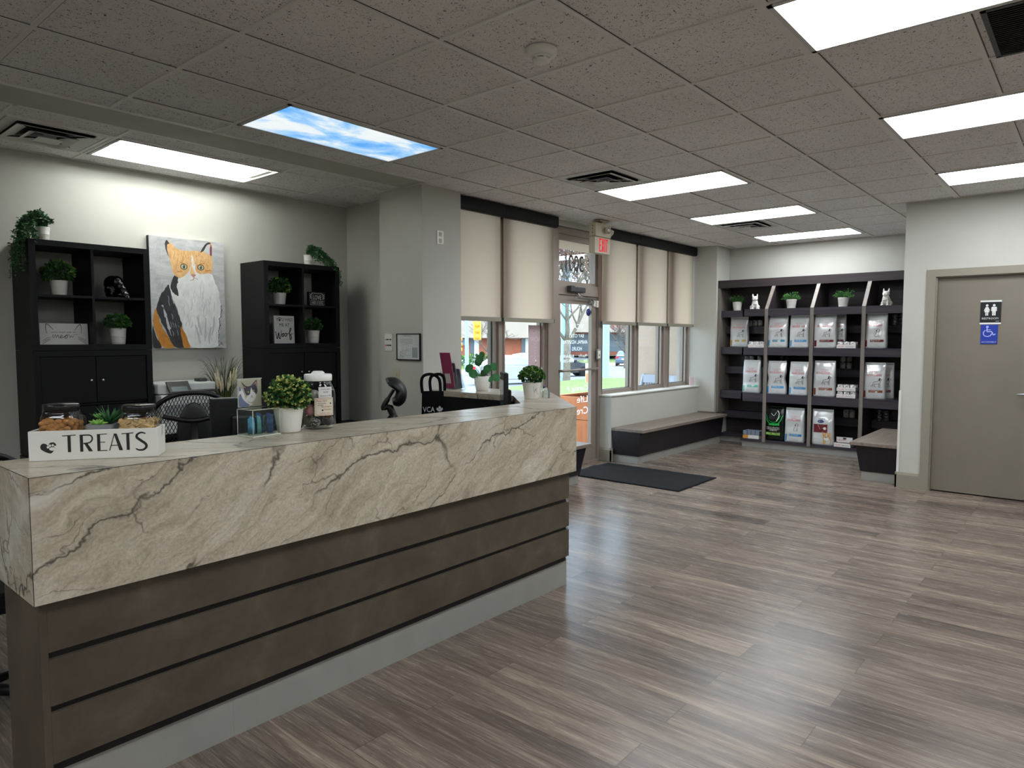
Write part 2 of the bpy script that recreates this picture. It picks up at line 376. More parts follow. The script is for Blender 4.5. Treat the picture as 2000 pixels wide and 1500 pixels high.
m=MB('trim'); m.prism([(7.70,0),(7.685,0),(7.685,.13),(7.692,.155),(7.70,.155)],'y',1.30,1.515); m.box(7.685,7.82,1.5,1.515,0,.15); struct(m.build('baseboard_right'))
m=MB('white_paint'); m.box(7.694,7.702,1.484,1.506,.15,.97); m.box(7.70,7.75,1.499,1.506,.15,.97); struct(m.build('trim_5'))
m=MB('trim'); m.prism([(7.055,0),(7.08,0),(7.08,.16),(7.068,.16),(7.055,.135)],'y',4.44,4.72); m.box(7.055,7.09,4.445,4.47,0,.16); struct(m.build('baseboard_window'))
m=MB('trim'); m.box(9.435,9.45,4.22,4.47,.42,.43); struct(m.build('trim_6'))

# ---- storefront frames and glass: each window a structure with frame and pane
def window(name,x0,x1,z0,z1,label):
    w=MB('alu'); f=.045
    for a,b,c,d in ((x0,x0+f,z0,z1),(x1-f,x1,z0,z1),(x0+f,x1-f,z0,z0+.05),(x0+f,x1-f,z1-f,z1)): w.box(a,b,4.66,4.75,c,d)
    w.box(x0-.012,x0+.004,4.63,4.70,z0,z1); w.box(x1-.004,x1+.012,4.63,4.70,z0,z1)
    o=struct(w.build(name),label)
    g=MB('glass'); g.box(x0+f,x1-f,4.702,4.708,z0+.05,z1-f); g.build('pane',o)
    k=MB('black'); k.box(x0+f,x1-f,4.69,4.70,z0+.05,z0+.056); k.box(x1-f-.006,x1-f,4.69,4.70,z0+.05,z1-f); k.build('gasket',o)
    return o
WZ=(.802,2.74)
window('window_1',4.53,5.22,*WZ,'narrow storefront window beside the grey pillar')
W2=window('window_2',5.30,6.02,*WZ,'storefront window with the mirrored poster')
window('window_3',7.12,7.90,*WZ,'storefront window right of the door')
window('window_4',7.98,8.70,*WZ,'storefront window with the outdoor bench behind it')
window('window_5',8.84,9.44,*WZ,'last storefront window beside the shelving')
m=MB('alu')
for a,b in ((5.22,5.30),(7.90,7.98),(8.70,8.84)): m.box(a,b,4.64,4.76,.802,2.74)
for a,b in ((6.02,6.225),(7.03,7.12)): m.box(a,b,4.63,4.76,0 if a>6.5 or a>6 else .8,2.74)
m.box(6.225,7.03,4.634,4.755,1.985,2.11); m.box(6.225,7.03,4.634,4.755,2.66,2.735); m.box(6.226,7.029,4.65,4.74,2.60,2.66)
m.box(6.2,7.05,4.62,4.78,0,.02)
struct(m.build('trim_7'),'aluminium mullions of the storefront')
# transom glass with house number seen from behind
w=MB('alu'); 
for a,b,c,d in ((6.225,6.26,2.11,2.66),(6.99,7.03,2.11,2.66),(6.26,6.99,2.11,2.14)): w.box(a,b,4.66,4.74,c,d)
o=struct(w.build('window_6'),'transom window above the entrance door')
MBt=MB('glass','black'); MBt.box(6.26,6.99,4.70,4.706,2.14,2.66); g=MBt.build('pane',o)
g=MB('black'); g.text('3001',(6.80,4.697,2.265),-X,Z,.36,.19); g.build('house_number',o)
# entrance door
d=MB('alu')
for a,b,c,e in ((6.227,6.29,.03,1.983),(6.92,7.028,.03,1.983),(6.29,6.92,.03,.20),(6.29,6.92,1.885,1.983)): d.box(a,b,4.655,4.70,c,e)
d=struct(d.build('door_2'),'glass entrance door in a beige aluminium frame','door')
g=MB('glass'); g.box(6.29,6.92,4.676,4.682,.20,1.885); g.build('pane',d)
g=MB('vinyl'); u=-X
def gt(s,xr,z,w,h): g.text(s,(xr,4.685,z),u,Z,w,h)
gt('VCA',6.80,1.60,.22,.055); g.poly([(0,0),(.03,.0),(.05,.03),(.03,.06),(0,.05)],(6.56,4.685,1.60),u,Z)
gt('BAY CITIES',6.80,1.50,.30,.04); gt('ANIMAL HOSPITAL',6.88,1.425,.50,.045); gt('HOURS',6.76,1.345,.20,.045)
gt('Mon-Fri',6.87,1.265,.17,.035); gt('8:00-6:00',6.60,1.265,.22,.035); gt('Sat',6.87,1.21,.07,.035); gt('8:00-2:00',6.60,1.21,.22,.035)
gt('Caring F',6.90,.855,.44,.075); gt('Life',6.89,.725,.22,.08); gt('Crea',6.90,.585,.30,.085)
g.build('vinyl_lettering',d)
g=MB('alu'); g.tube([(6.25,4.60,1.12),(6.98,4.60,1.125)],.013,10); g.box(6.25,6.275,4.60,4.66,1.105,1.135); g.box(6.955,6.985,4.60,4.66,1.11,1.14); g.build('push_bar',d)
g=MB('dark_grey','steel'); g.rbox(6.42,6.68,4.575,4.63,2.015,2.075,.012,0); g.rbox(6.38,6.46,4.57,4.63,2.02,2.085,.008,0); g.tube([(6.52,4.58,2.01),(6.56,4.57,1.965),(6.93,4.60,1.945)],.009,8,1); g.tube([(6.50,4.60,1.955),(6.90,4.62,1.94)],.008,8,1); g.rbox(6.84,6.90,4.61,4.655,1.90,1.95,.006,1); g.build('door_closer',d)
g=MB('white'); g.rbox(6.985,7.02,4.62,4.655,1.86,1.94,.005); g.rbox(6.935,6.965,4.63,4.655,1.87,1.94,.005); g.build('door_sensor',d)
P('sticker_blue','24357f',.5)
g=MB('sticker_blue','white'); g.lathe([(.045,0),(.045,.002)],(6.875,4.672,1.80),24,0,ax='y'); g.build('round_sticker',d)
g=MB('grey_plastic','white','black'); g.rbox(6.985,7.055,4.61,4.632,1.235,1.36,.008,0); g.box(6.995,7.045,4.607,4.611,1.25,1.34,1); g.poly([(0,0),(1,0),(.5,1.4)],(7.008,4.606,1.275),X,Z,2,.024); g.tube([(7.02,4.622,1.36),(7.02,4.64,1.62),(7.02,4.648,1.86)],.003,6,0)
o=g.build('door_button'); tag(o,'small grey door button with a black arrow on the entrance door frame','push button')

# ---- roller blinds and their black valances
def blind(x0,x1,label,z0=1.665):
    t=thing('roller_blind',label,'blind',(x0,4.575,z0),0,'beige roller blinds on the storefront')
    w=x1-x0
    m=MB('blind'); m.box(.008,w-.008,-.001,.001,.04,2.70-z0); m.build('fabric',t)
    m=MB('alu_dark' if False else 'trim'); m.rbox(.004,w-.004,-.010,.010,0,.042,.004); m.build('hem_bar',t)
    for q in (-.002,w-.004): m=MB('black'); m.box(q,q+.006,-.011,.011,.002,.04); m.build('end_cap',t)
def valance(x0,x1,label):
    m=MB('black_cab'); m.prism([(4.52,2.70),(4.535,2.685),(4.63,2.685),(4.63,2.80),(4.52,2.80)],'x',0,x1-x0); o=m.build('valance',None,(x0,0,0)); tag(o,label,'valance','black blind valances along the ceiling')
BL=[(4.53,5.185,'beige roller blind between the grey pillar and the first window joint'),(5.215,6.06,'beige roller blind left of the entrance door over the poster window'),(7.01,7.815,'beige roller blind just right of the exit sign'),(7.845,8.645,'beige roller blind over the window with the bench, middle of three'),(8.67,9.44,'beige roller blind nearest the dark shelving unit')]
VL=['black valance over the blind beside the grey pillar','black valance over the blind left of the entrance door','black valance behind the exit sign','middle black valance right of the door','black valance ending at the far corner wall']
for (a,b,l),v in zip(BL,VL): blind(a,b,l,1.655); valance(a-.012,b+.012,v)
t=thing('roller_blind','short beige roller blind rolled up in the transom above the entrance door','blind',(6.235,4.69,2.50),0)
m=MB('blind'); m.box(0,.78,-.001,.001,0,.15); m.build('fabric',t)

# ---- poster on window 2, seen from behind
P('poster_back','c4aeb2',.6); P('poster_print','dccfcf',.6)
m=MB('poster_back','poster_print'); m.box(5.765,6.0,4.692,4.694,1.175,1.63); Q=lambda s,x,z,w,h: m.text(s,(x,4.6915,z),-X,Z,w,h,1)
Q('SHOP',5.975,1.54,.185,.05); Q('NOW!',5.965,1.455,.165,.05)
for i in range(5): m.poly([(0,0),(1,0),(1,1),(0,1)],(5.885,4.6915,1.42-.035*i),-X,Z,1,.012)
Q('visit our shop',5.965,1.29,.17,.014); m.lathe([(.024,0),(.024,.0006)],(5.89,4.6913,1.235),5,1,ax='y'); m.lathe([(.010,0),(.010,.0006)],(5.862,4.6913,1.262),5,1,ax='y')
o=m.build('window_poster'); tag(o,'faded pink poster on the window left of the door, printed side out','poster')

# ================================================================== CEILING FIXTURES
def troffer(x0,x1,y0,y1,label,em='panel'):
    t=thing('ceiling_light',label,'ceiling light',((x0+x1)/2,(y0+y1)/2,H-.012),0,'recessed fluorescent ceiling lights' if em=='panel' else None)
    a,b=(x1-x0)/2-.012,(y1-y0)/2-.012; f=.022
    m=MB('frame_white'); 
    for p in ((-a,a,-b,-b+f),(-a,a,b-f,b),(-a,-a+f,-b,b),(a-f,a,-b,b)): m.box(*p,0,.012)
    m.build('frame',t)
    m=MB(em); m.box(-a+f,a-f,-b+f,b-f,.004,.011); m.build('diffuser',t)
troffer(5.2385,5.848,2.3015,3.5207,'bright ceiling light beside the first air vent, nearest of the row by the window')
troffer(7.067,7.677,2.3015,3.5207,'bright ceiling light in the middle of the row toward the shelving')
troffer(8.896,9.506,2.3015,3.5207,'bright ceiling light farthest away, just before the shelving wall')
troffer(2.80,3.41,-.137,1.082,'large bright ceiling light at the top right, cut by the frame')
troffer(4.629,5.2385,-.137,1.082,'bright ceiling light in front of the restroom wall, middle of the right row')
troffer(6.458,7.067,-.137,1.082,'bright ceiling light right above the restroom door wall')
troffer(2.1905,3.41,3.5207,4.1303,'ceiling light with a printed blue sky and clouds panel','sky_panel')
t=thing('ceiling_light','open ceiling light with bare white tubes above the reception desk','ceiling light',((DL[0]+DL[1])/2,(DL[2]+DL[3])/2,H-.012))
a,b=.598,.29
m=MB('frame_white')
for p in ((-a,a,-b,-b+.02),(-a,a,b-.02,b),(-a,-a+.02,-b,b),(a-.02,a,-b,b)): m.box(*p,0,.012)
m.build('frame',t)
m=MB('white_gloss'); m.box(-.6,.6,-.295,.295,.10,.105)
m.prism([(-.29,.012),(-.24,.10),(-.25,.105),(-.295,.012)],'x',-.6,.6); m.prism([(.29,.012),(.24,.10),(.25,.105),(.295,.012)],'x',-.6,.6); m.box(-.6,-.59,-.29,.29,.012,.1); m.box(.59,.6,-.29,.29,.012,.1); m.build('reflector',t)
for s in (-1,1):
    m=MB('tube','steel'); m.tube([(-.56,s*.10,.06),(.56,s*.10,.06)],.016,12,0); m.build('fluorescent_tube',t)
for q in (-.585,.555): m=MB('white'); m.box(q,q+.03,-.16,.16,.02,.1); m.build('tube_socket',t)

def vent(cx,cy,label,s=.30):
    t=thing('air_vent',label,'air vent',(cx,cy,H-.010),0,'square supply air vents in the ceiling')
    m=MB('frame_white')
    def ring(r0,z0,r1,z1,th=.004):
        for k in range(4):
            A=[(r0,-r0),(r0,r0),(-r0,r0),(-r0,-r0)]; B=[(r1,-r1),(r1,r1),(-r1,r1),(-r1,-r1)]
            p,q,r,u=A[k],A[(k+1)%4],B[(k+1)%4],B[k]
            m.add([(*p,z0),(*q,z0),(*r,z1),(*u,z1),(*p,z0+th),(*q,z0+th),(*r,z1+th),(*u,z1+th)],[(0,1,2,3),(7,6,5,4),(0,4,5,1),(2,6,7,3),(1,5,6,2),(0,3,7,4)])
    ring(s,.001,s-.03,-.002)
    ring(s-.03,.002,s-.10,.010,.002); m.build('frame',t)
    m=MB('black'); m.box(-s+.05,s-.05,-s+.05,s-.05,.0065,.0085); m.build('duct_opening',t)
    m=MB('frame_white')
    for r0,r1,z0,z1 in ((.225,.150,-.016,.005),(.140,.080,-.024,.004),(.07,.0,-.030,-.020)):
        ring(r0,z0,max(r1,.001),z1,.003)
    m.build('louver',t)
    m=MB('black')
    for sx,sy in ((1,1),(1,-1),(-1,1),(-1,-1)): m.tube([(sx*.04,sy*.04,-.01),(sx*.21,sy*.21,.002)],.005,6)
    m.build('strut',t)
for xx in (.9713,-2.077): troffer(xx,xx+.6096,-.137,1.082,'added unseen ceiling light of the right hand row, %s the camera'%('above' if xx>0 else 'well behind'))  # unseen troffers added to brighten the ceiling and room
for xx,q in ((-2.077,'behind the camera'),(.9713,'beside the camera'),(4.02,'nearest the restroom wall')): troffer(xx,xx+.6096,-3.185,-1.966,'added ceiling light of the far right row, outside the picture, '+q)  # further row out of view, added for more bounce light
troffer(-1.467,-.858,2.3015,3.5207,'added ceiling light behind the camera, outside the picture')  # one more unseen troffer, added as extra light
vent(4.934,3.216,'square air vent beside the nearest window row ceiling light'); vent(7.98,3.216,'square air vent between the two farther ceiling lights'); vent(1.52,5.287,'square air vent in the ceiling above the left bookcase',.29)
m=MB('dark_grey','black','frame_white')
x0,x1,y0,y1=RG; m.box(x0,x1,y0,y1,.004,.008,1)
for k in range(26): x=x0+.02+k*.0226; m.prism([(x,0),(x+.012,.008),(x+.014,.008),(x+.003,0)],'y',y0+.01,y1-.01,0)
for p in ((x0,x0+.02,y0,y1),(x1-.02,x1,y0,y1),(x0,x1,y0,y0+.02),(x0,x1,y1-.02,y1)): m.box(*p,-.002,.008,0)
o=m.build('return_grille',None,(0,0,H-.0085)); tag(o,'dark louvred return air grille at the top right edge of the ceiling','air grille')
t=thing('smoke_detector','round white smoke detector on the ceiling','smoke detector',(2.56,2.01,H))
m=MB('white'); m.lathe([(.072,-.002),(.075,-.012),(.070,-.03),(.058,-.036)],(0,0,0),32); m.build('base',t)
m=MB('white','black'); m.lathe([(.03,-.036),(.03,-.052)],(0,0,0),24,1); m.lathe([(.045,-.036),(.05,-.04),(.044,-.044)],(0,0,0),24,0); m.lathe([(.040,-.050),(.040,-.058),(.03,-.064),(.0,-.066)],(0,0,0),24,0)
for k in range(6): a=k*PI/3; m.box(.038*cos(a)-.004,.038*cos(a)+.004,.038*sin(a)-.004,.038*sin(a)+.004,-.055,-.036,0)
m.build('sensor_head',t)

# exit sign
t=thing('exit_sign','beige exit sign with red letters and two emergency lamps hung from the ceiling','exit sign',(6.61,4.34,H))
m=MB('beige_plastic'); m.rbox(-.10,.11,-.06,.05,-.02,-.0085,.003); m.rbox(-.02,.06,-.04,.03,-.045,-.015,.004); m.build('ceiling_mount',t)
m=MB('beige_plastic','black'); m.rbox(-.155,.155,-.045,.045,-.19,-.04,.006)
for z in (-.075,-.105,-.15): m.cyl((-.1565,.0,z),.006,.002,10,1,ax='x')
m.build('lamp_housing',t)
EM('exit_red','f01030',.42)
m=MB('beige_plastic','exit_red'); m.rbox(-.165,.150,-.04,.04,-.375,-.195,.004)
for i,ch in enumerate('EXIT'):
    x=[-.08,-.03,.028,.05][i]; u,v,o=X,Z,V((x,-.0415,-.355)); s=.145; w=.045; k=.013
    if ch=='E':
        for p in ([(0,0),(k,0),(k,s),(0,s)],[(0,0),(w,0),(w,k),(0,k)],[(0,s-k),(w,s-k),(w,s),(0,s)],[(0,.066),(w*.85,.066),(w*.85,.079),(0,.079)]): m.poly(p,o,u,v,1)
    if ch=='X': m.poly([(0,0),(k,0),(w+.004,s),(w-k+.004,s)],o,u,v,1); m.poly([(w-k+.004,0),(w+.004,0),(k,s),(0,s)],o+V((0,-.0004,0)),u,v,1)
    if ch=='I': m.poly([(0,0),(k,0),(k,s),(0,s)],o,u,v,1)
    if ch=='T': m.poly([(.016,0),(.016+k,0),(.016+k,s),(.016,s)],o,u,v,1); m.poly([(0,s-k),(w,s-k),(w,s),(0,s)],o,u,v,1)
m.build('sign_face',t)
def lamp(c,d):
    c,d=V(c),V(d).normalized(); m=MB('beige_plastic','steel','white_gloss')
    m.tube([c,c+d*.02,c+d*.055],[.022,.036,.038],16,0); m.tube([c+d*.055,c+d*.058],[.034,.030],16,1); m.tube([c+d*.058,c+d*.064],[.022,.014],16,2); return m.build('emergency_lamp',t)
lamp((.03,-.04,-.112),(.05,-1,-.15)); lamp((.165,.0,-.105),(.75,-.55,-.45))
m=MB('beige_plastic'); m.tube([(.15,0,-.11),(.175,0,-.105)],.014,10); m.build('lamp_arm',t)

# ================================================================== SIGNS AND PLATES ON WALLS
t=thing('restroom_sign','black restroom sign with white figures and white edge strips on the taupe door','sign',(7.735,.79,1.62))
# local frame faces -X (rotated)
t.rotation_euler=(0,0,-PI/2)
P('sign_black','15171a',.35); P('sign_white','e4e6e2',.5); P('sign_blue','1f3aa0',.4); P('sign_lightblue','aab4ee',.5)
m=MB('sign_black','sign_white'); m.box(-.075,.085,-.006,0,.012,.205); q=-.0068
for cx,dress in ((-.024,1),(.030,0)):
    o=V((cx,q,0)); m.poly([(.0105*cos(a*PI/8),.172+.0105*sin(a*PI/8)) for a in range(16)],o,X,Z,1)
    if dress: m.poly([(-.009,.158),(.009,.158),(.024,.125),(.019,.122),(.010,.142),(.020,.110),(.011,.110),(.011,.078),(.002,.078),(.002,.108),(-.002,.108),(-.002,.078),(-.011,.078),(-.011,.110),(-.020,.110),(-.010,.142),(-.019,.122),(-.024,.125)],o,X,Z,1)
    else: m.poly([(-.016,.158),(.016,.158),(.021,.152),(.021,.118),(.015,.118),(.014,.145),(.013,.078),(.002,.078),(.001,.112),(-.001,.112),(-.002,.078),(-.013,.078),(-.014,.145),(-.015,.118),(-.021,.118),(-.021,.152)],o,X,Z,1)
m.text('RESTROOM',(-.060,q,.043),X,Z,.125,.017,1); m.box(.045,.072,-.0065,-.006,.024,.027,1); m.build('plate',t)
m=MB('sign_white'); m.box(-.076,.086,-.008,0,.203,.218); m.box(-.076,.086,-.008,0,-.002,.013); m.build('edge_strip',t)
t=thing('accessible_sign','blue wheelchair accessible sign below the restroom sign','sign',(7.735,.79,1.435),-PI/2)
m=MB('sign_blue','sign_lightblue'); m.rbox(-.066,.066,-.006,0,0,.178,.0028,0); q=-.0068
o=V((0,q,0)); m.poly([(-.015+.011*cos(a*PI/8),.158+.011*sin(a*PI/8)) for a in range(16)],o,X,Z,1)
m.stroke([(-.016,.146),(-.015,.115),(.018,.115),(.032,.085),(.048,.094)],.009,o,X,Z,1,taper=False,n=3); m.stroke([(-.014,.132),(.012,.132)],.006,o,X,Z,1,taper=False)
m.stroke([(-.028,.128),(-.043,.108),(-.038,.080),(-.014,.070),(.010,.078),(.020,.098)],.008,o,X,Z,1,taper=False); m.text('ACCESSIBLE',(-.057,q,.012),X,Z,.114,.014,1); m.build('plate',t)

def plate(name,label,cat,face,c,w,h,draw,mat='white'):
    # face: 'x' plate on a wall that faces -X ; 'y' on a wall that faces -Y
    t=thing(name,label,cat,c,-PI/2 if face=='x' else 0); m=MB(mat,'black','grey_plastic','red','beige_plastic'); m.rbox(-w/2,w/2,-.008,0,-h/2,h/2,.0025,0); m.build('plate',t); draw(t); return t
def sock(t):
    for z in (-.028,.028):
        m=MB('beige_plastic','black'); m.rbox(-.018,.018,-.011,-.006,z-.019,z+.019,.003,0)
        m.box(-.008,-.005,-.0115,-.0105,z-.002,z+.010,1); m.box(.005,.008,-.0115,-.0105,z-.002,z+.010,1); m.lathe([(.003,-.0115),(.003,-.0105)],(0,0,z-.010),10,1,ax='y'); m.build('socket',t)
plate('wall_outlet','white power outlet high on the grey pillar','outlet','y',(4.258,4.476,2.375),.078,.118,sock)
P('led_green','62e060',.4); P('led_red','ff4a5a',.4)
def leds(t):
    for i in range(4):
        m=MB('led_green' if i in (0,2) else 'black'); m.cyl((-.033+.022*i,-.012,.025),.007,.006,12,0,ax='y'); m.build('indicator',t)
        m=MB('led_red' if i==0 else 'black'); m.cyl((-.033+.022*i,-.012,-.028),.007,.006,12,0,ax='y'); m.build('indicator',t)
plate('wall_panel','small white control panel with red and green lights on the grey pillar','control panel','x',(4.05,4.935,1.452),.105,.155,leds)
def tog(t):
    m=MB('beige_plastic'); m.rbox(-.006,.006,-.018,-.006,-.012,.012,.002); m.build('toggle',t)
plate('light_switch','plain beige wall plate low on the grey pillar behind the chair headrest','wall plate','x',(4.05,4.83,1.16),.075,.115,tog,'beige_plastic')
t=thing('framed_notice','floor plan notice in a thin black frame on the grey pillar','picture frame',(4.05,4.657,1.412),-PI/2)
m=MB('black'); 
for p in ((-.156,-.150,-.118,.118),(.148,.156,-.118,.118),(-.156,.156,-.118,-.110),(-.156,.156,.112,.118)): m.box(p[0],p[1],-.018,0,p[2],p[3])
m.build('frame',t)
P('paper','d5dbd8',.5); P('ink','50585a',.6); P('ink_light','9aa2a3',.6)
m=MB('paper','ink','ink_light'); m.box(-.150,.150,-.010,-.001,-.112,.113); q=-.0105; o=V((0,q,0))
m.text('SITE PLAN',(-.06,q,.092),X,Z,.09,.010,1)
for k in range(4): m.box(-.11,.06,-.0108,-.0102,.066-.011*k,.069-.011*k,2)
for k in range(5): m.box(.075,.125,-.0108,-.0102,.085-.016*k,.087-.016*k,2)
for r in ((-.09,.0,-.03,.02),(-.03,.05,-.02,.03),(-.11,-.05,-.08,-.04),(-.04,.03,-.075,-.035)):
    m.stroke([(r[0],r[2]),(r[1],r[2]),(r[1],r[3]),(r[0],r[3]),(r[0],r[2])],.0016,o,X,Z,1,n=1,taper=False)
m.box(.05,.12,-.0108,-.0102,-.095,-.005,2)
for k in range(6): m.box(-.12,-.12+.03+.02*(k%3),-.0108,-.0102,-.045-.010*k,-.042-.010*k,2)
m.build('notice',t)
# ================================================================== RECEPTION COUNTER
CZ=1.081
t=thing('reception_counter','long reception counter with stone pattern top and grooved brown front','reception counter',(0,0,0))
OUT=[(.585,2.335),(3.32,2.335),(4.12,3.135),(4.12,4.0)]; INN=[(3.69,4.0),(3.69,3.14),(3.285,2.735),(.585,2.735)]
m=MB('marble'); m.prism(OUT+INN,'z',1.041,CZ); 
fo=OUT; fi=[(.610,2.36),(3.31,2.36),(4.095,3.145),(4.095,4.0)]
for i in range(3): m.prism([fo[i],fo[i+1],fi[i+1],fi[i]],'z',.700,1.041)
m.prism([(.585,2.335),(.61,2.36),(.61,2.735),(.585,2.735)],'z',.700,1.041); m.prism([(4.12,4.0),(3.69,4.0),(3.69,3.975),(4.095,3.975)],'z',.70,1.041)
m.build('countertop',t)
m=MB('black'); m.box(.586,3.32,2.3342,2.3352,CZ-.0012,CZ+.0002); m.box(.5846,.586,2.335,2.735,CZ-.0012,CZ+.0002); m.box(.5846,.5862,2.3342,2.3352,.70,CZ); m.build('edge_seam',t)
for z0,z1 in ((.186,.346),(.368,.513),(.536,.708)):
    m=MB('bronze'); m.rbox(.625,3.30,2.372,2.392,z0,z1,.0015); m.prism([(3.30,2.372),(4.08,3.152),(4.08,3.18),(3.29,2.392)],'z',z0,z1); m.build('front_panel',t)
m=MB('black'); m.prism([(.63,2.388),(3.29,2.388),(4.07,3.168),(4.07,3.98),(4.04,3.98),(4.04,3.18),(3.28,2.41),(.63,2.41)],'z',.155,.70); m.build('groove_backing',t)
m=MB('bronze'); m.box(.605,.625,2.372,2.735,.0,.705); m.build('end_panel',t)
m=MB('plinth'); m.box(.62,3.315,2.40,2.42,0,.16); m.box(1.2105,1.2115,2.3993,2.4008,0,.16); m.prism([(3.315,2.40),(4.05,3.135),(4.05,3.99),(4.03,3.99),(4.03,3.15),(3.30,2.42)],'z',0,.16); m.build('plinth',t)
m=MB('black_cab'); m.box(.625,3.27,2.70,2.725,.02,1.041); m.prism([(3.27,2.70),(3.675,3.105),(3.675,3.98),(3.70,3.98),(3.70,3.10),(3.285,2.685)],'z',.02,1.041); m.build('staff_side_panel',t)
m=MB('black_cab'); m.prism([(.63,2.70),(3.27,2.70),(3.67,3.1),(3.67,3.95),(3.05,3.95),(3.05,3.30),(.63,3.30)],'z',.71,.74); m.build('desk_surface',t)

# ================================================================== BENCHES
def bench(label,x0,x1,yb,yf,z,end0,end1):
    # runs along X, front at yf, back at yb; tapered black body on a pale plinth
    t=thing('waiting_bench',label,'bench',((x0+x1)/2,yf,0),0,'built-in waiting benches'); ox,oy=(x0+x1)/2,yf; s=1 if yb>yf else -1
    m=MB('grey_wood'); a,b=sorted((0,yb-oy)); m.rbox(x0-ox,x1-ox,a,b,z-.035,z,.004); m.build('seat',t)
    f0=.05*s; f1=.085*s; D=abs(yb-yf)*s
    m=MB('bench_wood'); e0,e1=end0,end1
    A=[(x0-ox+e0*.3,f0),(x1-ox-e1*.3,f0),(x1-ox-e1*.3,D),(x0-ox+e0*.3,D)]; B=[(x0-ox+e0,f1),(x1-ox-e1,f1),(x1-ox-e1,D),(x0-ox+e0,D)]
    m.add([(*p,z-.035) for p in A]+[(*p,.09) for p in B],[(0,1,2,3),(7,6,5,4)]+[(i,4+i,4+(i+1)%4,(i+1)%4) for i in range(4)]); m.build('body',t)
    m=MB('plinth'); a,b=sorted((f1+.012*s,D)); m.box(x0-ox+e0+.012,x1-ox-e1-.012,a,b,0,.09); m.build('plinth',t)
    return t
bench('long dark waiting bench with grey wood seat below the windows right of the door',7.07,9.445,4.455,4.02,.412,.03,.0)
bench('dark waiting bench with wood seat jutting out behind the restroom wall corner',7.77,9.20,1.512,1.965,.405,.10,.0)
bench('dark waiting bench left of the entrance door, half hidden by the counter',4.56,5.87,4.455,3.93,.412,.0,.10)
m=MB('rubber'); 
import itertools
nx,ny=26,34
def matz(u,v): return .010+.012*math.exp(-((u-.62)/.10)**2)*math.exp(-((v-.95)/.35)**2)+.004*noise.noise(V((u*5,v*4,1)))*.5
vs=[(6.06+.865*i/nx,3.05+1.36*j/ny,matz(i/nx,j/ny)) for j in range(ny+1) for i in range(nx+1)]
m.add(vs,[(j*(nx+1)+i,j*(nx+1)+i+1,(j+1)*(nx+1)+i+1,(j+1)*(nx+1)+i) for j in range(ny) for i in range(nx)],0,True)
o=m.build('floor_mat'); tag(o,'dark grey ribbed entrance mat on the floor in front of the glass door','doormat')
md=o.modifiers.new('s','SOLIDIFY'); md.thickness=.008; md.offset=-1

# ================================================================== SHELVING WALL (pet food)
XF,XC,XB=9.25,9.56,9.90; DIV=[3.42,2.835,2.225]; YL,YR=4.215,1.512
LV=[(1.79,1.885),(1.265,1.365),(.632,.742)]; ZF=.115
t=thing('shelving_unit','tall dark wood shelving wall stocked with pet food','shelving unit',(0,0,0))
m=MB('dark_wood'); m.box(XB-.02,XB-.001,YR,YL,.1,2.30); m.build('back_panel',t)
m=MB('dark_wood'); m.box(9.50,9.53,YR,YL,2.205,2.315); m.box(9.53,XB-.02,YR,YL,2.285,2.315); m.build('canopy',t)
m=MB('post_wood','dark_wood'); m.box(9.50,XB-.02,YL-.03,YL,.42,2.205,0); m.build('side_panel',t)
for y in DIV:
    m=MB('dark_wood','post_wood'); pr=[(XF+.012,ZF-.02),(XB-.02,ZF-.02),(XB-.02,2.285),(9.515,2.285),(9.515,2.205),(XF+.012,1.885)]
    m.prism([(p[0],p[1]) for p in pr],'y',y-.018,y+.018,0)
    m.prism([(XF-.004,ZF-.03),(XF+.012,ZF-.03),(XF+.012,1.885),(XF-.004,1.885)],'y',y-.022,y+.022,1)
    m.prism([(XF-.004,1.885),(XF+.012,1.885),(9.515,2.205),(9.497,2.205)],'y',y-.022,y+.022,1); m.build('divider',t)
bays=[(DIV[0]+.018,YL-.03),(DIV[1]+.018,DIV[0]-.018),(DIV[2]+.018,DIV[1]-.018),(YR,DIV[2]-.018)]
for bi,(ya,yb) in enumerate(bays):
    for z0,z1 in LV:
        m=MB('shelf_wood','grey_wood')
        if bi==0:
            ym=3.745
            for a,b,xf in ((ya,ym,XF),(ym,yb,XC)):
                m.box(xf,xf+.02,a,b,z0,z1); m.box(xf+.02,XB-.02,a,b,z1-.025,z1)
            m.box(XF,XC,ym-.02,ym,z0,z1)
        else: m.box(XF,XF+.02,ya,yb,z0,z1); m.box(XF+.02,XB-.02,ya,yb,z1-.025,z1)
        m.build('shelf',t)
        zb=z1-.73 if False else None
    # half-depth rear ledges that carry cans
    for z in (1.658,1.082,.436):
        m=MB('shelf_wood'); m.box(9.72,9.735,ya+.004,yb-.004,z-.10,z); m.box(9.735,XB-.02,ya+.004,yb-.004,z-.02,z); m.build('rear_ledge',t)
    m=MB('shelf_wood','grey_wood'); xf=XF
    if bi==0:
        m.box(XF,XB-.02,ya,3.745,ZF-.03,ZF); m.box(XC,XB-.02,3.745,yb,ZF-.03,ZF)
    else: m.box(XF,XB-.02,ya,yb,ZF-.03,ZF)
    m.build('base_board',t)
m=MB('plinth'); m.box(XF+.03,XF+.05,YR,3.73,0,ZF-.03); m.box(XF+.05,XC+.05,3.715,3.73,0,ZF-.03); m.box(XC+.05,XC+.07,3.73,4.2,0,ZF-.03); m.build('plinth',t)

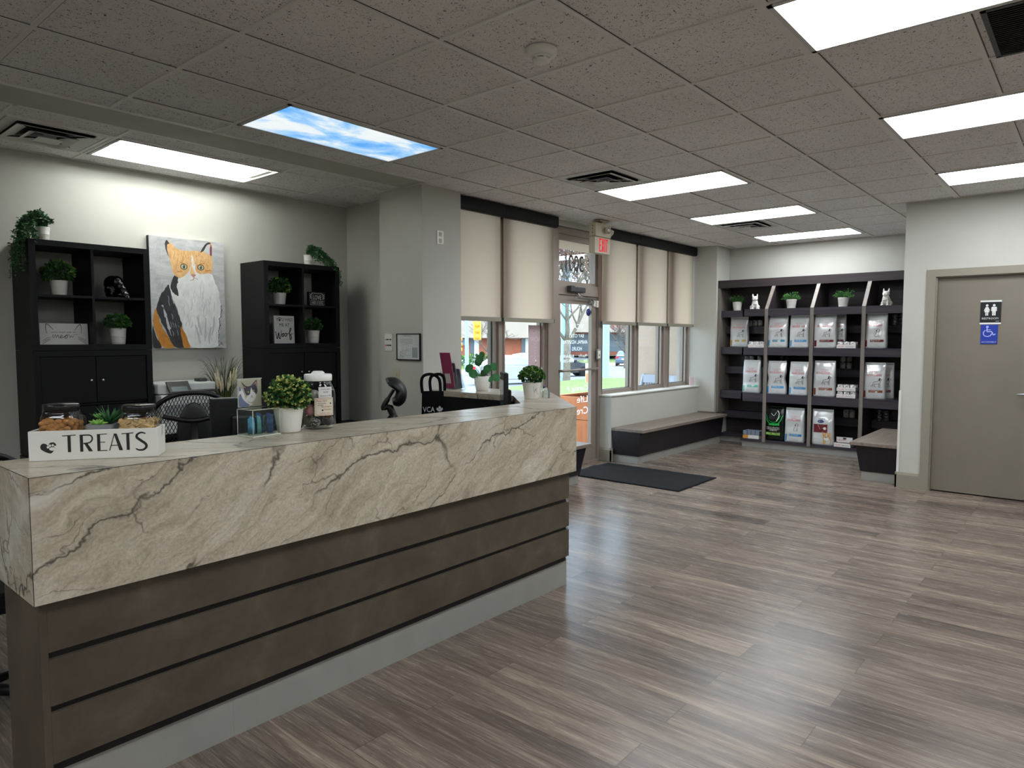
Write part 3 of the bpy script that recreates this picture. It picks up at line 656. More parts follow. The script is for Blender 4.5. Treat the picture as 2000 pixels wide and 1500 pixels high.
# ---------------------------------------------------------------- pet food bags
P('bag_white','d3d5d6',.2,.12,.6); P('bag_black','0c1512',.22,0,.5); P('brand_red','cf2433',.4); P('ink2','2c2d30',.5)
for n,c in (('teal','2f8fa6'),('blue','3f8fc4'),('maroon','6e2028'),('rust','8b4a35'),('yellow','c6a44a'),('mint','56b79a'),('lime','8ac83a'),('green','22b04a'),('navy','1f2f6e'),('tan','d0a468')): P('ac_'+n,c,.4)
DOG_STAND=[[(.0,.0),(.02,.30),(.05,.52),(.20,.60),(.42,.62),(.55,.78),(.60,.96),(.70,1.0),(.76,.92),(.86,.86),(.84,.80),(.74,.78),(.72,.62),(.68,.42),(.70,.02)],[(.70,.02),(.76,0)],[(.60,.40),(.58,.05),(.64,.0)],[(.02,.30),(-.12,.18),(-.18,.02)],[(.20,.36),(.40,.34),(.60,.40)],[(.20,.36),(.16,.18),(.22,.02),(.28,0)],[(.62,.90),(.58,.76),(.64,.70),(.70,.80)]]
DOG_SIT=[[(.1,.0),(.05,.15),(.12,.42),(.26,.62),(.24,.82),(.34,.98),(.50,1.0),(.60,.88),(.58,.74),(.48,.66),(.56,.42),(.55,.05),(.62,.0)],[(.40,.40),(.42,.05),(.48,0)],[(.1,.0),(.36,.02)],[(.26,.90),(.20,.74),(.28,.68)],[(.56,.90),(.62,.76),(.56,.70)],[(.36,.84),(.38,.84)],[(.46,.84),(.48,.84)]]
def bag(label,loc,w=.27,h=.42,d=.12,acc='ac_blue',band=True,dog=0,kind='rc',rz=-PI/2,seed=0,pinch=.0,group='pale pet food bags on the shelves'):
    t=thing('pet_food_bag',label,'pet food bag',loc,rz,group)
    r=random.Random(seed); nz,ns=18,40
    def dep(q): return d*(1.0 if q<.6 else max(.02,1-((q-.6)/.4)**1.3*.98))*(.94+.06*sin(q*9+seed))
    def wid(q): 
        s=1.0-.05*q-pinch*math.exp(-((q-.48)/.16)**2)
        return w*s
    sh=lambda q: .05*w*(q**2)*(r2-.5)*1.2
    r2=r.random()
    def front(x,z):
        q=min(1,max(0,z/h)); W=wid(q); e=min(.999,abs(2*(x-sh(q))/W)); base=-dep(q)/2*(1-e**4)**.25
        nn=noise.noise(V((x*16+seed*3,z*11,seed)))*.010+noise.noise(V((x*38,z*30,seed+5)))*.004
        return base+nn*(1-e**6)
    vs=[]
    for i in range(nz+1):
        q=i/nz; z=h*q; W=wid(q); D=dep(q)
        for k in range(ns):
            a=2*PI*k/ns; ca,sa=cos(a),sin(a); e=2/4.2
            x=W/2*abs(ca)**e*(1 if ca>0 else -1); y=D/2*abs(sa)**e*(1 if sa>0 else -1)
            x+=sh(q)
            if sa<0: y+= (noise.noise(V((x*16+seed*3,z*11,seed)))*.010+noise.noise(V((x*38,z*30,seed+5)))*.004)*abs(sa)
            else: y+=noise.noise(V((x*14,z*10,seed+9)))*.006
            vs.append((x,y,z))
    fs=[(i*ns+k,i*ns+(k+1)%ns,(i+1)*ns+(k+1)%ns,(i+1)*ns+k) for i in range(nz) for k in range(ns)]+[list(range(ns))[::-1],list(range(nz*ns,(nz+1)*ns))]
    dark=kind=='pp'
    b=MB('bag_black' if dark else 'bag_white','brand_red','ink2',acc,'white','ac_green','ac_lime','ac_maroon','ac_navy','ac_tan'); b.add(vs,fs,0,True)
    FN=lambda off:(lambda p:(p[0],front(p[0],p[2])-off,p[2]))
    S=lambda pts,x,z,k,wd,mi: b.stroke(pts,wd,(x,0,z),X,Z,mi,k=k,n=4,fn=FN(.0030),taper=False)
    def rect(x0,x1,z0,z1,mi,off=.0028,n=18):
        vs=[];
        for j in range(n+1):
            for i in range(n+1): vs.append(FN(off)((x0+(x1-x0)*i/n,0,z0+(z1-z0)*j/n)))
        b.add(vs,[(j*(n+1)+i,j*(n+1)+i+1,(j+1)*(n+1)+i+1,(j+1)*(n+1)+i) for j in range(n) for i in range(n)],mi,True)
    T=lambda s,x,z,ww,hh,mi,off=.0034: b.text(s,(x,0,z),X,Z,ww,hh,mi,FN(off))
    if kind=='rc':
        k=h/.42*w/.27
        T('ROYAL CANIN',-.32*w,.66*h,.64*w,.040*h,1); rect(-.34*w,.34*w,.645*h,.652*h,1)
        for a in range(-2,3): S([(0,0),(.35*a,1)],.012*a,.735*h,.028*h,.16,1); b.poly([(.011*a*1.9+.004*cos(c*PI/4),.004*sin(c*PI/4)) for c in range(8)],(0,0,.772*h),X,Z,1,fn=FN(.0017))
        S([(-1,0),(0,-.25),(1,0)],0,.725*h,.03*w/.27,.1,1)
        for st in (DOG_SIT if dog else DOG_STAND): S(st,-.02*w,.34*h,(.22 if dog else .25)*h,.035,2)
        b.poly([(.60,.96),(.56,.80),(.64,.70),(.71,.84),(.70,.98)],(-.02*w,0,.34*h),X,Z,2,k=.25*h,fn=FN(.0015)) if not dog else b.poly([(.26,.90),(.19,.76),(.27,.68),(.32,.86)],(-.02*w,0,.34*h),X,Z,2,k=.22*h,fn=FN(.0015))
        rect(-.20*w,.40*w,.185*h,.255*h,3)
        T('VETERINARY DIET',-.17*w,.222*h,.42*w,.020*h,4); T('Adult dry food',-.17*w,.195*h,.36*w,.016*h,4)
        rect(-.44*w,-.34*w,.05*h,.235*h,3); T('net weight',-.22*w,.10*h,.40*w,.010*h,2); T('for dogs',-.22*w,.06*h,.48*w,.014*h,2)
    elif kind=='pp':
        S([(-.9,.8),(-.8,.2),(-.3,-.3),(.3,-.3),(.8,.2),(1.05,.9)],0,.55*h,.4*w,.10,5); S([(-.9,.95),(-.7,.3),(-.1,0),(.5,.2),(.8,.9)],0,.55*h,.38*w,.05,5)
        rect(-.22*w,.28*w,.455*h,.52*h,5); T('PRO PLAN',-.32*w,.37*h,.6*w,.035*h,4); T('VETERINARY',-.32*w,.325*h,.62*w,.032*h,4); T('DIETS',-.16*w,.285*h,.34*w,.030*h,4)
        rect(-.38*w,.32*w,.165*h,.245*h,6); rect(-.18*w,.31*w,.188*h,.24*h,2,.0028); T('HA',-.36*w,.187*h,.14*w,.05*h,4,.0042); T('HYDROLYZED',-.15*w,.20*h,.42*w,.026*h,4,.0042)
        S([(-.5,.9),(-.1,.5),(.2,.7),(.35,1.1)],0,.66*h,.28*w,.06,4); S([(.5,1.5),(.8,1.1),(.75,.4),(.45,-.2)],0,.62*h,.30*w,.12,4); T('net weight',-.3*w,.05*h,.5*w,.012*h,2)
    else:
        T("Hill's",-.18*w,.735*h,.26*w,.04*h,2); b.poly([(.15*w*cos(a*PI/10),.045*h*sin(a*PI/10)) for a in range(20)],(-.08*w,0,.68*h),X,Z,8,fn=FN(.0012)); T('PRESCRIPTION',-.18*w,.67*h,.2*w,.02*h,4,.002)
        rect(-.40*w,.22*w,.36*h,.60*h,7); T('DIGESTIVE',-.32*w,.54*h,.36*w,.03*h,4,.0022); T('CARE',-.32*w,.49*h,.18*w,.03*h,4,.0022); T('i/d',-.34*w,.39*h,.30*w,.07*h,1,.0022)
        S([(-1,1),(-.1,-1)],-.10*w,.52*h,.11*w,.09,4); S([(1,1),(0,-1)],-.02*w,.54*h,.10*w,.09,4)
        b.poly([(.07*w*cos(a*PI/8),.07*w*sin(a*PI/8)) for a in range(16)],(.10*w,0,.48*h),X,Z,4,fn=FN(.0036)); T('i/d',.07*w,.465*h,.06*w,.03*h,7,.0044)
        fx=(.16*w,0,.18*h); kk=.34*h
        b.poly([(-.30,.62),(-.26,.36),(-.20,.1),(-.22,-.42),(.40,-.42),(.42,0),(.34,.30),(.36,.62),(.22,.50),(.04,.54),(-.14,.48)],fx,X,Z,9,k=kk,fn=FN(.0040))
        b.poly([(-.10,.12),(.16,.12),(.24,-.02),(.10,-.12),(-.06,-.10),(-.16,0)],fx,X,Z,4,k=kk,fn=FN(.0048)); b.poly([(-.02,.18),(.08,.18),(.06,.11),(.0,.11)],fx,X,Z,2,k=kk,fn=FN(.0056))
        for ex in (-.12,.18): b.poly([(ex+.03*cos(a*PI/4),.28+.035*sin(a*PI/4)) for a in range(8)],fx,X,Z,2,k=kk,fn=FN(.0056))
        S([(-.08,.02),(.03,-.04),(.16,.02)],fx[0],fx[2]+.004,kk,.03,2); T('dog food',-.38*w,.18*h,.24*w,.016*h,2); T('net weight',-.38*w,.07*h,.4*w,.014*h,2)
    b.build('pouch',t)
    e=MB('bag_black' if dark else 'bag_white'); e.box(-wid(1)/2+sh(1)+.002,wid(1)/2+sh(1)-.002,-.0035,.0035,h-.004,h+.010); e.build('top_seal',t)
    return t
XB1=9.345
B=[('white pet food bag with a yellow band in the leftmost shelf bay',3.944+.0,1.365,.27,.415,'ac_yellow',0,9.655,0),
('white pet food bag with a teal band on the second shelf, first left of two',3.294,1.365,.265,.42,'ac_teal',0,XB1,0),
('white pet food bag with a light blue band, right of the teal band bag',3.005,1.365,.255,.415,'ac_blue',0,XB1,0),
('puffed white pet food bag with a dark red strip, third bay',2.69,1.365,.275,.415,'ac_maroon',0,XB1,.0),
('plain white pet food bag standing behind the puffed bag in the third bay',2.585,1.365,.21,.42,'ac_maroon',0,9.50,0),
('white pet food bag with sitting puppy and dark red band, fourth bay',2.100,1.365,.25,.42,'ac_maroon',1,XB1,.02),
('white pet food bag with a mint green band, leftmost bag of the third shelf',3.628,.742,.245,.44,'ac_mint',0,XB1,0),
('white pet food bag with a blue band and pinched waist, third shelf',3.291,.742,.262,.435,'ac_blue',0,XB1,.16),
('white pet food bag with a blue band, right of the pinched bag',3.000,.742,.25,.43,'ac_blue',0,XB1,0),
('white pet food bag with a brown band beside the stacked can trays, third shelf',2.682,.742,.27,.45,'ac_rust',0,XB1,0),
('white pet food bag with a brown band in the rightmost bay of the third shelf',2.10,.742,.255,.44,'ac_rust',0,XB1,0),
('white pet food bag mostly hidden behind the rightmost brown band bag',2.035,.742,.245,.435,'ac_rust',0,9.50,0),
('white pet food bag with a blue band and sitting puppy on the bottom shelf',3.035,.115,.255,.445,'ac_blue',1,XB1,0)]
for i,(l,y,z,w,h,a,dg,x,pi) in enumerate(B): bag(l,(x,y,z+.0015),w,h,.13 if x<9.6 and x!=9.5 else .10,a,True,dg,'rc',-PI/2+[0,.05,-.04,.06,0,-.03,.02,.05,-.05,.0,.03,.0,-.03][i],i+1,pi)
bag('glossy black pet food bag with green swoosh on the bottom shelf',(XB1,3.305,.1165),.275,.45,.12,'ac_green',kind='pp',seed=31,group=None)
bag('white and maroon pet food bag with a tan dog photo on the bottom shelf',(XB1,2.682,.1165),.265,.45,.14,'ac_maroon',kind='hl',seed=32,rz=-PI/2+.1,group=None)

# ---------------------------------------------------------------- cans and trays
P('can_label','dcd7d8',.4); P('can_dark','77777e',.4); P('can_white','dfdcdb',.4)
def can(label,loc,r=.033,h=.095,col='can_label',group=None,acc='brand_red'):
    m=MB('steel',col,acc,'ink2'); m.lathe([(r*.9,0),(r,.003),(r,.007),(r*.97,.009)],(0,0,0),20,0); m.lathe([(r*.975,.009),(r*.975,h-.009)],(0,0,0),20,1); m.lathe([(r*.97,h-.009),(r,h-.007),(r,h-.002),(r*.92,h),(r*.9,h-.003),(.0,h-.003)],(0,0,0),20,0)
    fn=lambda p:(r*.99*sin(p[0]/r),-r*.99*cos(p[0]/r),p[2])
    m.text('diet',(-.019,0,h*.18),X,Z,.038,h*.14,2,fn); m.poly([(-.014,.42*h),(-.010,.78*h),(.0,.72*h),(.008,.80*h),(.013,.66*h),(.008,.5*h),(.012,.42*h)],(0,0,0),X,Z,3,fn=fn)
    o=m.build('pet_food_can',None,loc,-PI/2+rnd.uniform(-.4,.4)); tag(o,label,'pet food can',group); return o
XL=9.79
o3=['left','middle','right']
for i,y in enumerate((3.845,3.772,3.700)): can(o3[i]+' can of the three on the rear ledge of the first bay, second shelf',(XL,y,1.658),group='cans on the rear ledge, first bay second shelf')
can('single can at the right end of the rear ledge in the third bay, second shelf',(XL,2.30,1.658))
for i,y in enumerate((3.885,3.812,3.700)): can(o3[i]+' can of the three peeking above the mint green band bag',(XL,y,1.082),h=.16,group='cans behind the mint green band bag')
for i,y in enumerate((3.395,3.325)): can(['left','right'][i]+' dim can behind the pinched white bag on the third shelf',(XL,y,1.082),h=.16,col='can_dark',group='dim cans behind the pinched bag')
for k in range(2):
    for i,y in enumerate((2.588,2.512)): can('%s can in the %s row of the two by two stack above the can trays'%(['left','right'][i],['lower','upper'][k]),(XL,y,1.082+k*.0955),group='two by two stack of cans, third bay')
P('can_pale','e4dfe0',.4)
for i,y in enumerate((2.530,2.456)): can(['left','right'][i]+' white can with a red band on the bottom rear ledge',(XL,y,.436),h=.118,r=.035,col='can_pale',group='white cans on the bottom rear ledge')
for k in range(3):
    for i,y in enumerate((1.995,1.915)): can('%s short grey can in the %s layer at the right end of the second shelf'%(['left','right'][i],['bottom','middle','top'][k]),(XL,y,1.658+k*.0455),h=.045,r=.037,col='can_dark',group='short grey cans at the right end of the second shelf')
    for i,y in enumerate((2.135,2.055)): can('%s short grey can in the %s layer above the right hand bench'%(['left','right'][i],['bottom','middle','top'][k]),(XL,y,.436+k*.0455),h=.045,r=.037,col='can_dark',group='short grey cans above the bench')
can('small orange and brown can beside the first divider on the bottom rear ledge',(XL,3.50,.436),h=.09,r=.03,col='ac_tan')
P('carton','e6e2e0',.5); P('carton_orange','d99b45',.5); P('pack_grey','7c8796',.35)
def tray(loc,label,nc=3,w=.22,hh=.044,lab2='',canh=.075,accent='brand_red',group=None,z2=True):
    t=thing('can_tray',label,'carton tray',loc,-PI/2,group); d=.16
    m=MB('carton',accent,'ink2'); m.box(-w/2,w/2,-d/2,-d/2+.003,.0015,hh); m.box(-w/2,w/2,d/2-.003,d/2,.0015,hh); m.box(-w/2,-w/2+.003,-d/2,d/2,.0015,hh); m.box(w/2-.003,w/2,-d/2,d/2,.0015,hh); m.box(-w/2,w/2,-d/2,d/2,0,.003)
    m.text('ROYAL CANIN',(-w*.42,-d/2-.0008,hh*.35),X,Z,w*.30,hh*.3,1); m.text('loaf in sauce',(-w*.02,-d/2-.0008,hh*.35),X,Z,w*.40,hh*.26,2); m.build('carton',t); return t
def filled(loc,label,short,nc=3,w=.225,canh=.082,r=.034,rows=2):
    tray(loc,label,w=w,group='white can trays')
    for k in range(nc):
        for q in range(rows):
            yy=loc[1]+w/2-w/nc*(k+.5); can('%s can in the %s row of the %s'%((['left','middle','right'] if nc==3 else ['left','right'])[k],['front','rear'][q],short),(loc[0]-.040+q*.078,yy,loc[2]+.0035),r,canh,'can_white','cans in the '+short)
filled((9.345,3.560,1.3655),'white tray of cans beside the first divider on the second shelf','tray beside the first divider')
filled((9.345,2.420,1.3655),'white tray of cans beside the puffed bag on the second shelf','tray beside the puffed bag')
filled((9.345,2.405,.7425),'lower of the two stacked white can trays on the third shelf','lower stacked tray')
filled((9.345,2.405,.8275),'upper of the two stacked white can trays on the third shelf','upper stacked tray')
t=tray((9.345,2.43,.1165),'white carton with red lettering on the bottom shelf beside the bench',w=.20,hh=.05)
m=MB('carton','brand_red','ink2'); m.box(-.095,.095,.02,.024,.05,.115); m.text('PUPPY',(-.07,.0195,.065),X,Z,.10,.018,1); m.poly([(-.02,.088),(.02,.088),(.026,.106),(-.012,.110)],(0,.0193,0),X,Z,2); m.build('display_flap',t)
t=thing('pouch_box','orange and white open box of shrink wrapped grey food packs on the bottom shelf','carton tray',(9.36,3.60,.1165),-PI/2)
m=MB('carton_orange','carton'); m.box(-.115,-.04,-.09,.09,0,.045); m.box(-.04,.105,-.09,.09,0,.045,1); m.build('carton',t)
for k in range(8):
    m=MB('pack_grey'); xx=-.09+.058*(k%4); yy=-.045+.085*(k//4); m.rbox(xx-.026,xx+.026,yy-.038,yy+.038,.046,.105,.006); m.build('food_pack',t)
P('shrink','dfe6ea',.1)
# ================================================================== PLANTS
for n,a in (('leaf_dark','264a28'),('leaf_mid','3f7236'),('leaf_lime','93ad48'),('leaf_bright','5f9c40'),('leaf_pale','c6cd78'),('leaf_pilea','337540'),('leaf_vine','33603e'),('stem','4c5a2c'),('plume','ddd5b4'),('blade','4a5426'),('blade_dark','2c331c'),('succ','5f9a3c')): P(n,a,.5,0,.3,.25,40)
P('soil','2a211b',.9)
def pot(t,r0,r1,h,ribs=False,mat='pot',sq=None):
    m=MB(mat,'soil'); pr=[(r0*.96,0),(r0,.004)]
    if ribs:
        n=8
        for k in range(n): z=h*(.10+.055*k); rr=r0+(r1-r0)*z/h; pr+=[(rr,z),(rr+.0016,z+h*.014),(rr+.0016,z+h*.03),(rr,z+h*.042)]
    pr+=[(r1,h-.004),(r1+.001,h),(r1-.006,h),(r1-.009,h*.86),(0,h*.86)]
    m.lathe(pr,(0,0,0),32,0,sq=sq); m.lathe([(r1-.010,h*.865),(0,h*.87)],(0,0,0),20,1); return m.build('pot',t)
def bush(t,c,rx,rz,n,L,mats=('leaf_dark','leaf_mid','leaf_lime'),wts=(5,4,3),seed=1,cl=4,wd=.6,lift=.0,name='foliage',rd=False):
    r=random.Random(seed); m=MB(*mats,'stem')
    for i in range(n):
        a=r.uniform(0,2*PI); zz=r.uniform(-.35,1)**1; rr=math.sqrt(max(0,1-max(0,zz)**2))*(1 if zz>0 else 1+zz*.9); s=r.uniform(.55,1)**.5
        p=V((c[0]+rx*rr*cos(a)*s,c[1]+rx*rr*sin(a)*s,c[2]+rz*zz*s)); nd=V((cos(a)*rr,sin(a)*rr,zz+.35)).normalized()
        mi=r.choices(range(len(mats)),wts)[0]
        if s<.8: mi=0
        if i%5==0: m.tube([V(c)+V((0,0,-rz*.35)),(V(c)+p)/2+V((0,0,.004)),p],.0009,4,len(mats),False)
        for k in range(cl):
            d=(nd+V((r.gauss(0,.6),r.gauss(0,.6),r.gauss(.1,.45)))).normalized(); l=L*r.uniform(.7,1.2)
            m.leaf(p,d,V((r.gauss(0,1),r.gauss(0,1),r.gauss(.8,.6))),l,l*wd,mi if r.random()<.8 else 1,.25,rd)
    return m.build(name,t)
def potted(label,loc,r0,r1,h,rx,rz,n,L,ribs=False,seed=1,mats=('leaf_dark','leaf_mid','leaf_lime'),wts=(5,4,3),wd=.6,cl=4,group=None,cz=.02,pm='pot',rd=False):
    t=thing('potted_plant',label,'potted plant',loc,0,group); pot(t,r0,r1,h,ribs,pm); bush(t,(0,0,h+cz),rx,rz,n,L,mats,wts,seed,cl,wd,rd=rd); return t
def vine(label,loc,dirs,seed,r0=.034,r1=.042,h=.10,group=None):
    t=thing('trailing_plant',label,'potted plant',loc,0,group); pot(t,r0,r1,h,True)
    r=random.Random(seed); m=MB('leaf_vine','leaf_dark','leaf_mid','stem')
    for pts,n,sp in dirs:
        for q in range(n):
            jit=V((r.gauss(0,sp),r.gauss(0,sp*.5),r.gauss(0,sp*.4)))
            pp=catmull([tuple(V(p)+jit*(i/(len(pts)-1))) for i,p in enumerate(pts)],7)
            cut=max(4,int(len(pp)*r.uniform(.55,1))); pp=pp[:cut]
            m.tube(pp,.0011,4,3,False)
            for i in range(1,len(pp)):
                for k in range(3):
                    d=V((r.gauss(0,1),r.gauss(-.3,.8),r.gauss(.0,.7))); l=r.uniform(.016,.028); m.leaf(V(pp[i])+V((r.gauss(0,.006),r.gauss(0,.006),r.gauss(0,.006))),d,V((r.gauss(0,.5),-1,.8)),l,l*.55,r.choice((0,0,1,2)))
    m.build('trailing_foliage',t); return t

# ================================================================== BOOKCASES
def kallax(label,x0,zb,ztop):
    t=thing('bookcase',label,'bookcase',(x0,5.845,0),0); W,D=.765,.395
    def bx(m,*b): m.box(*b)
    zm=1.40; f=.040; g=.017
    m=MB('black_cab'); z0,z1=zm+.002,ztop
    m.rbox(0,W,-D,0,z1-f,z1,.0015); m.rbox(0,W,-D,0,z0,z0+f,.0015); m.box(0,f,-D,0,z0+f,z1-f); m.box(W-f,W,-D,0,z0+f,z1-f); m.build('upper_frame',t)
    zs=(z0+z1)/2+.0
    m=MB('black_cab'); m.box(f,W-f,-D+.005,-.002,zs-g/2,zs+g/2); m.build('shelf',t)
    m=MB('black_cab'); m.box(W/2-g/2,W/2+g/2,-D+.006,-.002,z0+f,zs-g/2); m.box(W/2-g/2,W/2+g/2,-D+.006,-.002,zs+g/2,z1-f); m.build('upright',t)
    m=MB('black_cab'); m.rbox(0,W,-D,0,zm-f,zm,.0015); m.rbox(0,W,-D,0,zb,zb+f,.0015); m.box(0,f,-D,0,zb+f,zm-f); m.box(W-f,W,-D,0,zb+f,zm-f); m.box(f,W-f,-.012,-.006,zb+f,zm-f); m.box(f,W-f,-D+.03,-.012,1.01,1.027); m.build('lower_frame',t)
    for z0_,z1_ in ((1.03,zm-f-.003),(zb+f+.003,1.005)):
        for i in range(2):
            a=f+.003+i*(W/2-f-.001); b=a+W/2-f-.006
            m=MB('black_cab'); m.rbox(a,b,-D+.008,-D+.024,z0_,z1_,.001); d=m.build('door',t)
            m=MB('steel'); kx=b-.035 if i==0 else a+.035; m.lathe([(.004,0),(.004,-.010),(.009,-.014),(.009,-.022),(.0,-.024)],(kx,-D+.008,z1_-.17),12,0,ax='y'); m.build('knob',d)
    return t,zs+g/2
t,ZS=kallax('black cube bookcase left of the cat painting with a plant trailing down its left side',1.425,.66,2.152)
kallax('black cube bookcase in the corner right of the cat painting',3.122,.66,2.152)
ZL=1.443
t=thing('back_desk','dark low desk behind the bookcases and office chairs','desk',(2.66,5.5,0)); m=MB('black_cab'); m.rbox(-1.24,1.61,-.10,.34,.625,.655,.003); m.build('desktop',t)
for a,b in ((-1.24,-1.21),(1.575,1.605),(-.47,-.44),(.435,.465)): m=MB('black_cab'); m.box(a,b,-.08,.33,0,.625); m.build('side_panel',t)
t=thing('printer_stand','dark stand carrying the white printer between the bookcases','stand',(2.66,5.5,.655)); m=MB('black_cab'); m.rbox(-.46,.45,-.10,.33,.07,.10,.003); m.box(-.46,-.43,-.10,.33,0,.07); m.box(.42,.45,-.10,.33,0,.07); m.build('frame',t)
G='potted plants in white pots on the bookcases'
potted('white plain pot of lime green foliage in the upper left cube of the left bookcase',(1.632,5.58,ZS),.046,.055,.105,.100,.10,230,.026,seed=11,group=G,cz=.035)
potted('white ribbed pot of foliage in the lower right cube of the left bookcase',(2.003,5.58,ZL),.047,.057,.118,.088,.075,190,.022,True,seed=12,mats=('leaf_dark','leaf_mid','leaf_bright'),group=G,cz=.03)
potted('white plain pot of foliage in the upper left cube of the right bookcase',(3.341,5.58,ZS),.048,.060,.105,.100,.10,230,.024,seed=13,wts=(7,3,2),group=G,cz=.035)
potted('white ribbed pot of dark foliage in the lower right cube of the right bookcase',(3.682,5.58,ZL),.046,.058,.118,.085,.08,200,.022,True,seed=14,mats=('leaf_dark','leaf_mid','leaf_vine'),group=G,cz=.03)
vine('white ribbed pot with a long plant trailing down the left end of the left bookcase',(1.555,5.60,2.153),
 [([(0,0,.10),(-.06,-.03,.15),(-.13,-.06,.12),(-.17,-.08,-.02),(-.185,-.08,-.20),(-.18,-.08,-.42)],16,.035),([(0,0,.10),(-.02,-.02,.17),(-.06,-.05,.17),(-.10,-.08,.08)],12,.035),([(0,0,.10),(.02,-.01,.15),(.05,-.02,.13)],9,.015),([(0,0,.10),(-.08,-.06,.12),(-.10,-.12,.05),(-.09,-.14,.0)],9,.03),([(0,0,.10),(-.06,-.02,.14),(-.12,-.07,.04),(-.115,-.10,-.14),(-.115,-.10,-.22)],7,.015)],3)
vine('white ribbed pot with a plant trailing over the right end of the corner bookcase',(3.655,5.60,2.153),
 [([(0,0,.10),(.05,-.03,.16),(.12,-.06,.12),(.19,-.09,.03),(.245,-.10,-.06),(.27,-.10,-.18)],15,.022),([(0,0,.10),(.02,-.02,.17),(.07,-.04,.17)],9,.02),([(0,0,.10),(.03,-.06,.10),(.05,-.09,.04)],7,.02),([(0,0,.10),(.08,-.05,.10),(.16,-.12,.0),(.23,-.22,-.06)],7,.025)],4)
# figurine of a crouching cat peering over the shelf edge
def blob(name,parts,mat,parent=None,loc=None,rz=0,vox=.004):
    m=MB(mat)
    for c,r in parts: m.ball(c,r)
    o=m.build(name,parent,loc,rz)
    md=o.modifiers.new('r','REMESH'); md.mode='VOXEL'; md.voxel_size=vox; md.use_smooth_shade=True
    s=o.modifiers.new('s','SMOOTH'); s.iterations=12; s.factor=.5; return o
o=blob('cat_figurine',[((-.01,.03,.105),(.060,.062,.062)),((-.012,.02,.06),(.058,.066,.058)),((-.008,-.02,.115),(.046,.05,.048)),((0,-.05,.085),(.036,.040,.044)),((.008,-.078,.050),(.030,.032,.040)),((.014,-.098,.016),(.032,.030,.030)),((.017,-.118,-.004),(.019,.020,.018)),((-.05,.0,.025),(.022,.045,.026)),((.04,.0,.025),(.022,.045,.026)),((-.020,-.092,.020),(.022,.008,.010)),((.050,-.092,.018),(.022,.008,.010)),((-.066,-.01,.070),(.022,.018,.018))],'black_gloss',None,(2.005,5.585,ZS),.15)
tag(o,'glossy black cat figurine peering down over the shelf edge of the left bookcase','figurine')

# signs in the cubes
def board(name,label,loc,w,h,d,mat,draw,tilt=0.0,rz=0,cat='sign'):
    t=thing(name,label,cat,loc,rz); t.rotation_euler=(-tilt,0,rz)
    m=MB(mat,'ink_black','white','ac_navy'); m.box(-w/2,w/2,0,d,0,h); draw(m,V((0,-.0008,0))); m.build('panel',t); return t
P('ink_black','1b1b1d',.6); P('board_white','dcdcd8',.6); P('board_black','121214',.6)
def d_meow(m,o):
    S=lambda p,w=.0035: m.stroke(p,w,o,X,Z,1,n=5)
    S([(-.105,.075),(-.112,.110),(-.108,.142),(-.098,.140),(-.078,.118),(-.066,.102)],.004); S([(.066,.100),(.082,.125),(.096,.140),(.103,.141),(.108,.112),(.106,.076)],.004)
    m.text('you had me at',(-.078,o[1],.080),X,Z,.150,.012,1)
    for s in (-1,1):
        for a,b in ((.035,.048),(.024,.038),(.012,.030)): S([(s*.135,a-.01),(s*.11,(a+b)/2+.001),(s*.083,b+.006)],.0025)
    S([(-.075,.045),(-.070,.070),(-.066,.046),(-.055,.070),(-.050,.048),(-.040,.068),(-.034,.046),(-.026,.05),(-.014,.058),(-.018,.066),(-.026,.058),(-.022,.047),(-.008,.050),(.008,.062),(.002,.048),(.014,.046),(.018,.062),(.008,.066),(.030,.066),(.034,.048),(.044,.062),(.050,.048),(.062,.070),(.080,.070)],.0035)
board('cat_sign','white cat ears sign reading you had me at meow',(1.645,5.55,ZL),.298,.148,.018,'board_white',d_meow,.04)
def d_woof(m,o):
    m.text('Y',(-.080,o[1],.198),X,Z,.022,.028,1); m.text('U HAD',(-.022,o[1],.198),X,Z,.105,.028,1); m.text('ME AT',(-.048,o[1],.150),X,Z,.100,.028,1)
    m.poly([(-.045+.011*cos(a*PI/6),.207+.009*sin(a*PI/6)) for a in range(12)],o,X,Z,1)
    for a in range(4): m.poly([(-.058+.009*a+.004*cos(c*PI/4),.222+(.004 if a in(1,2) else 0)+.005*sin(c*PI/4)) for c in range(8)],o,X,Z,1)
    S=lambda p,w=.009: m.stroke(p,w,o,X,Z,1,n=6)
    S([(-.094,.098),(-.086,.100),(-.078,.050),(-.070,.046),(-.058,.095),(-.052,.050),(-.044,.044),(-.034,.085),(-.030,.118)]); S([(-.032,.080),(-.014,.086),(-.008,.070),(-.018,.060),(-.026,.072),(-.014,.088),(.004,.084)]); S([(.010,.090),(.000,.078),(.008,.062),(.022,.070),(.020,.086),(.008,.088),(.030,.084),(.044,.096)])
    S([(.040,.080),(.056,.105),(.066,.128),(.060,.136),(.052,.110),(.052,.060),(.058,.034),(.068,.050),(.062,.074),(.050,.076),(.072,.082),(.088,.090)])
board('dog_sign','white sign reading you had me at woof',(3.367,5.55,ZL),.200,.245,.02,'board_white',d_woof,.02)
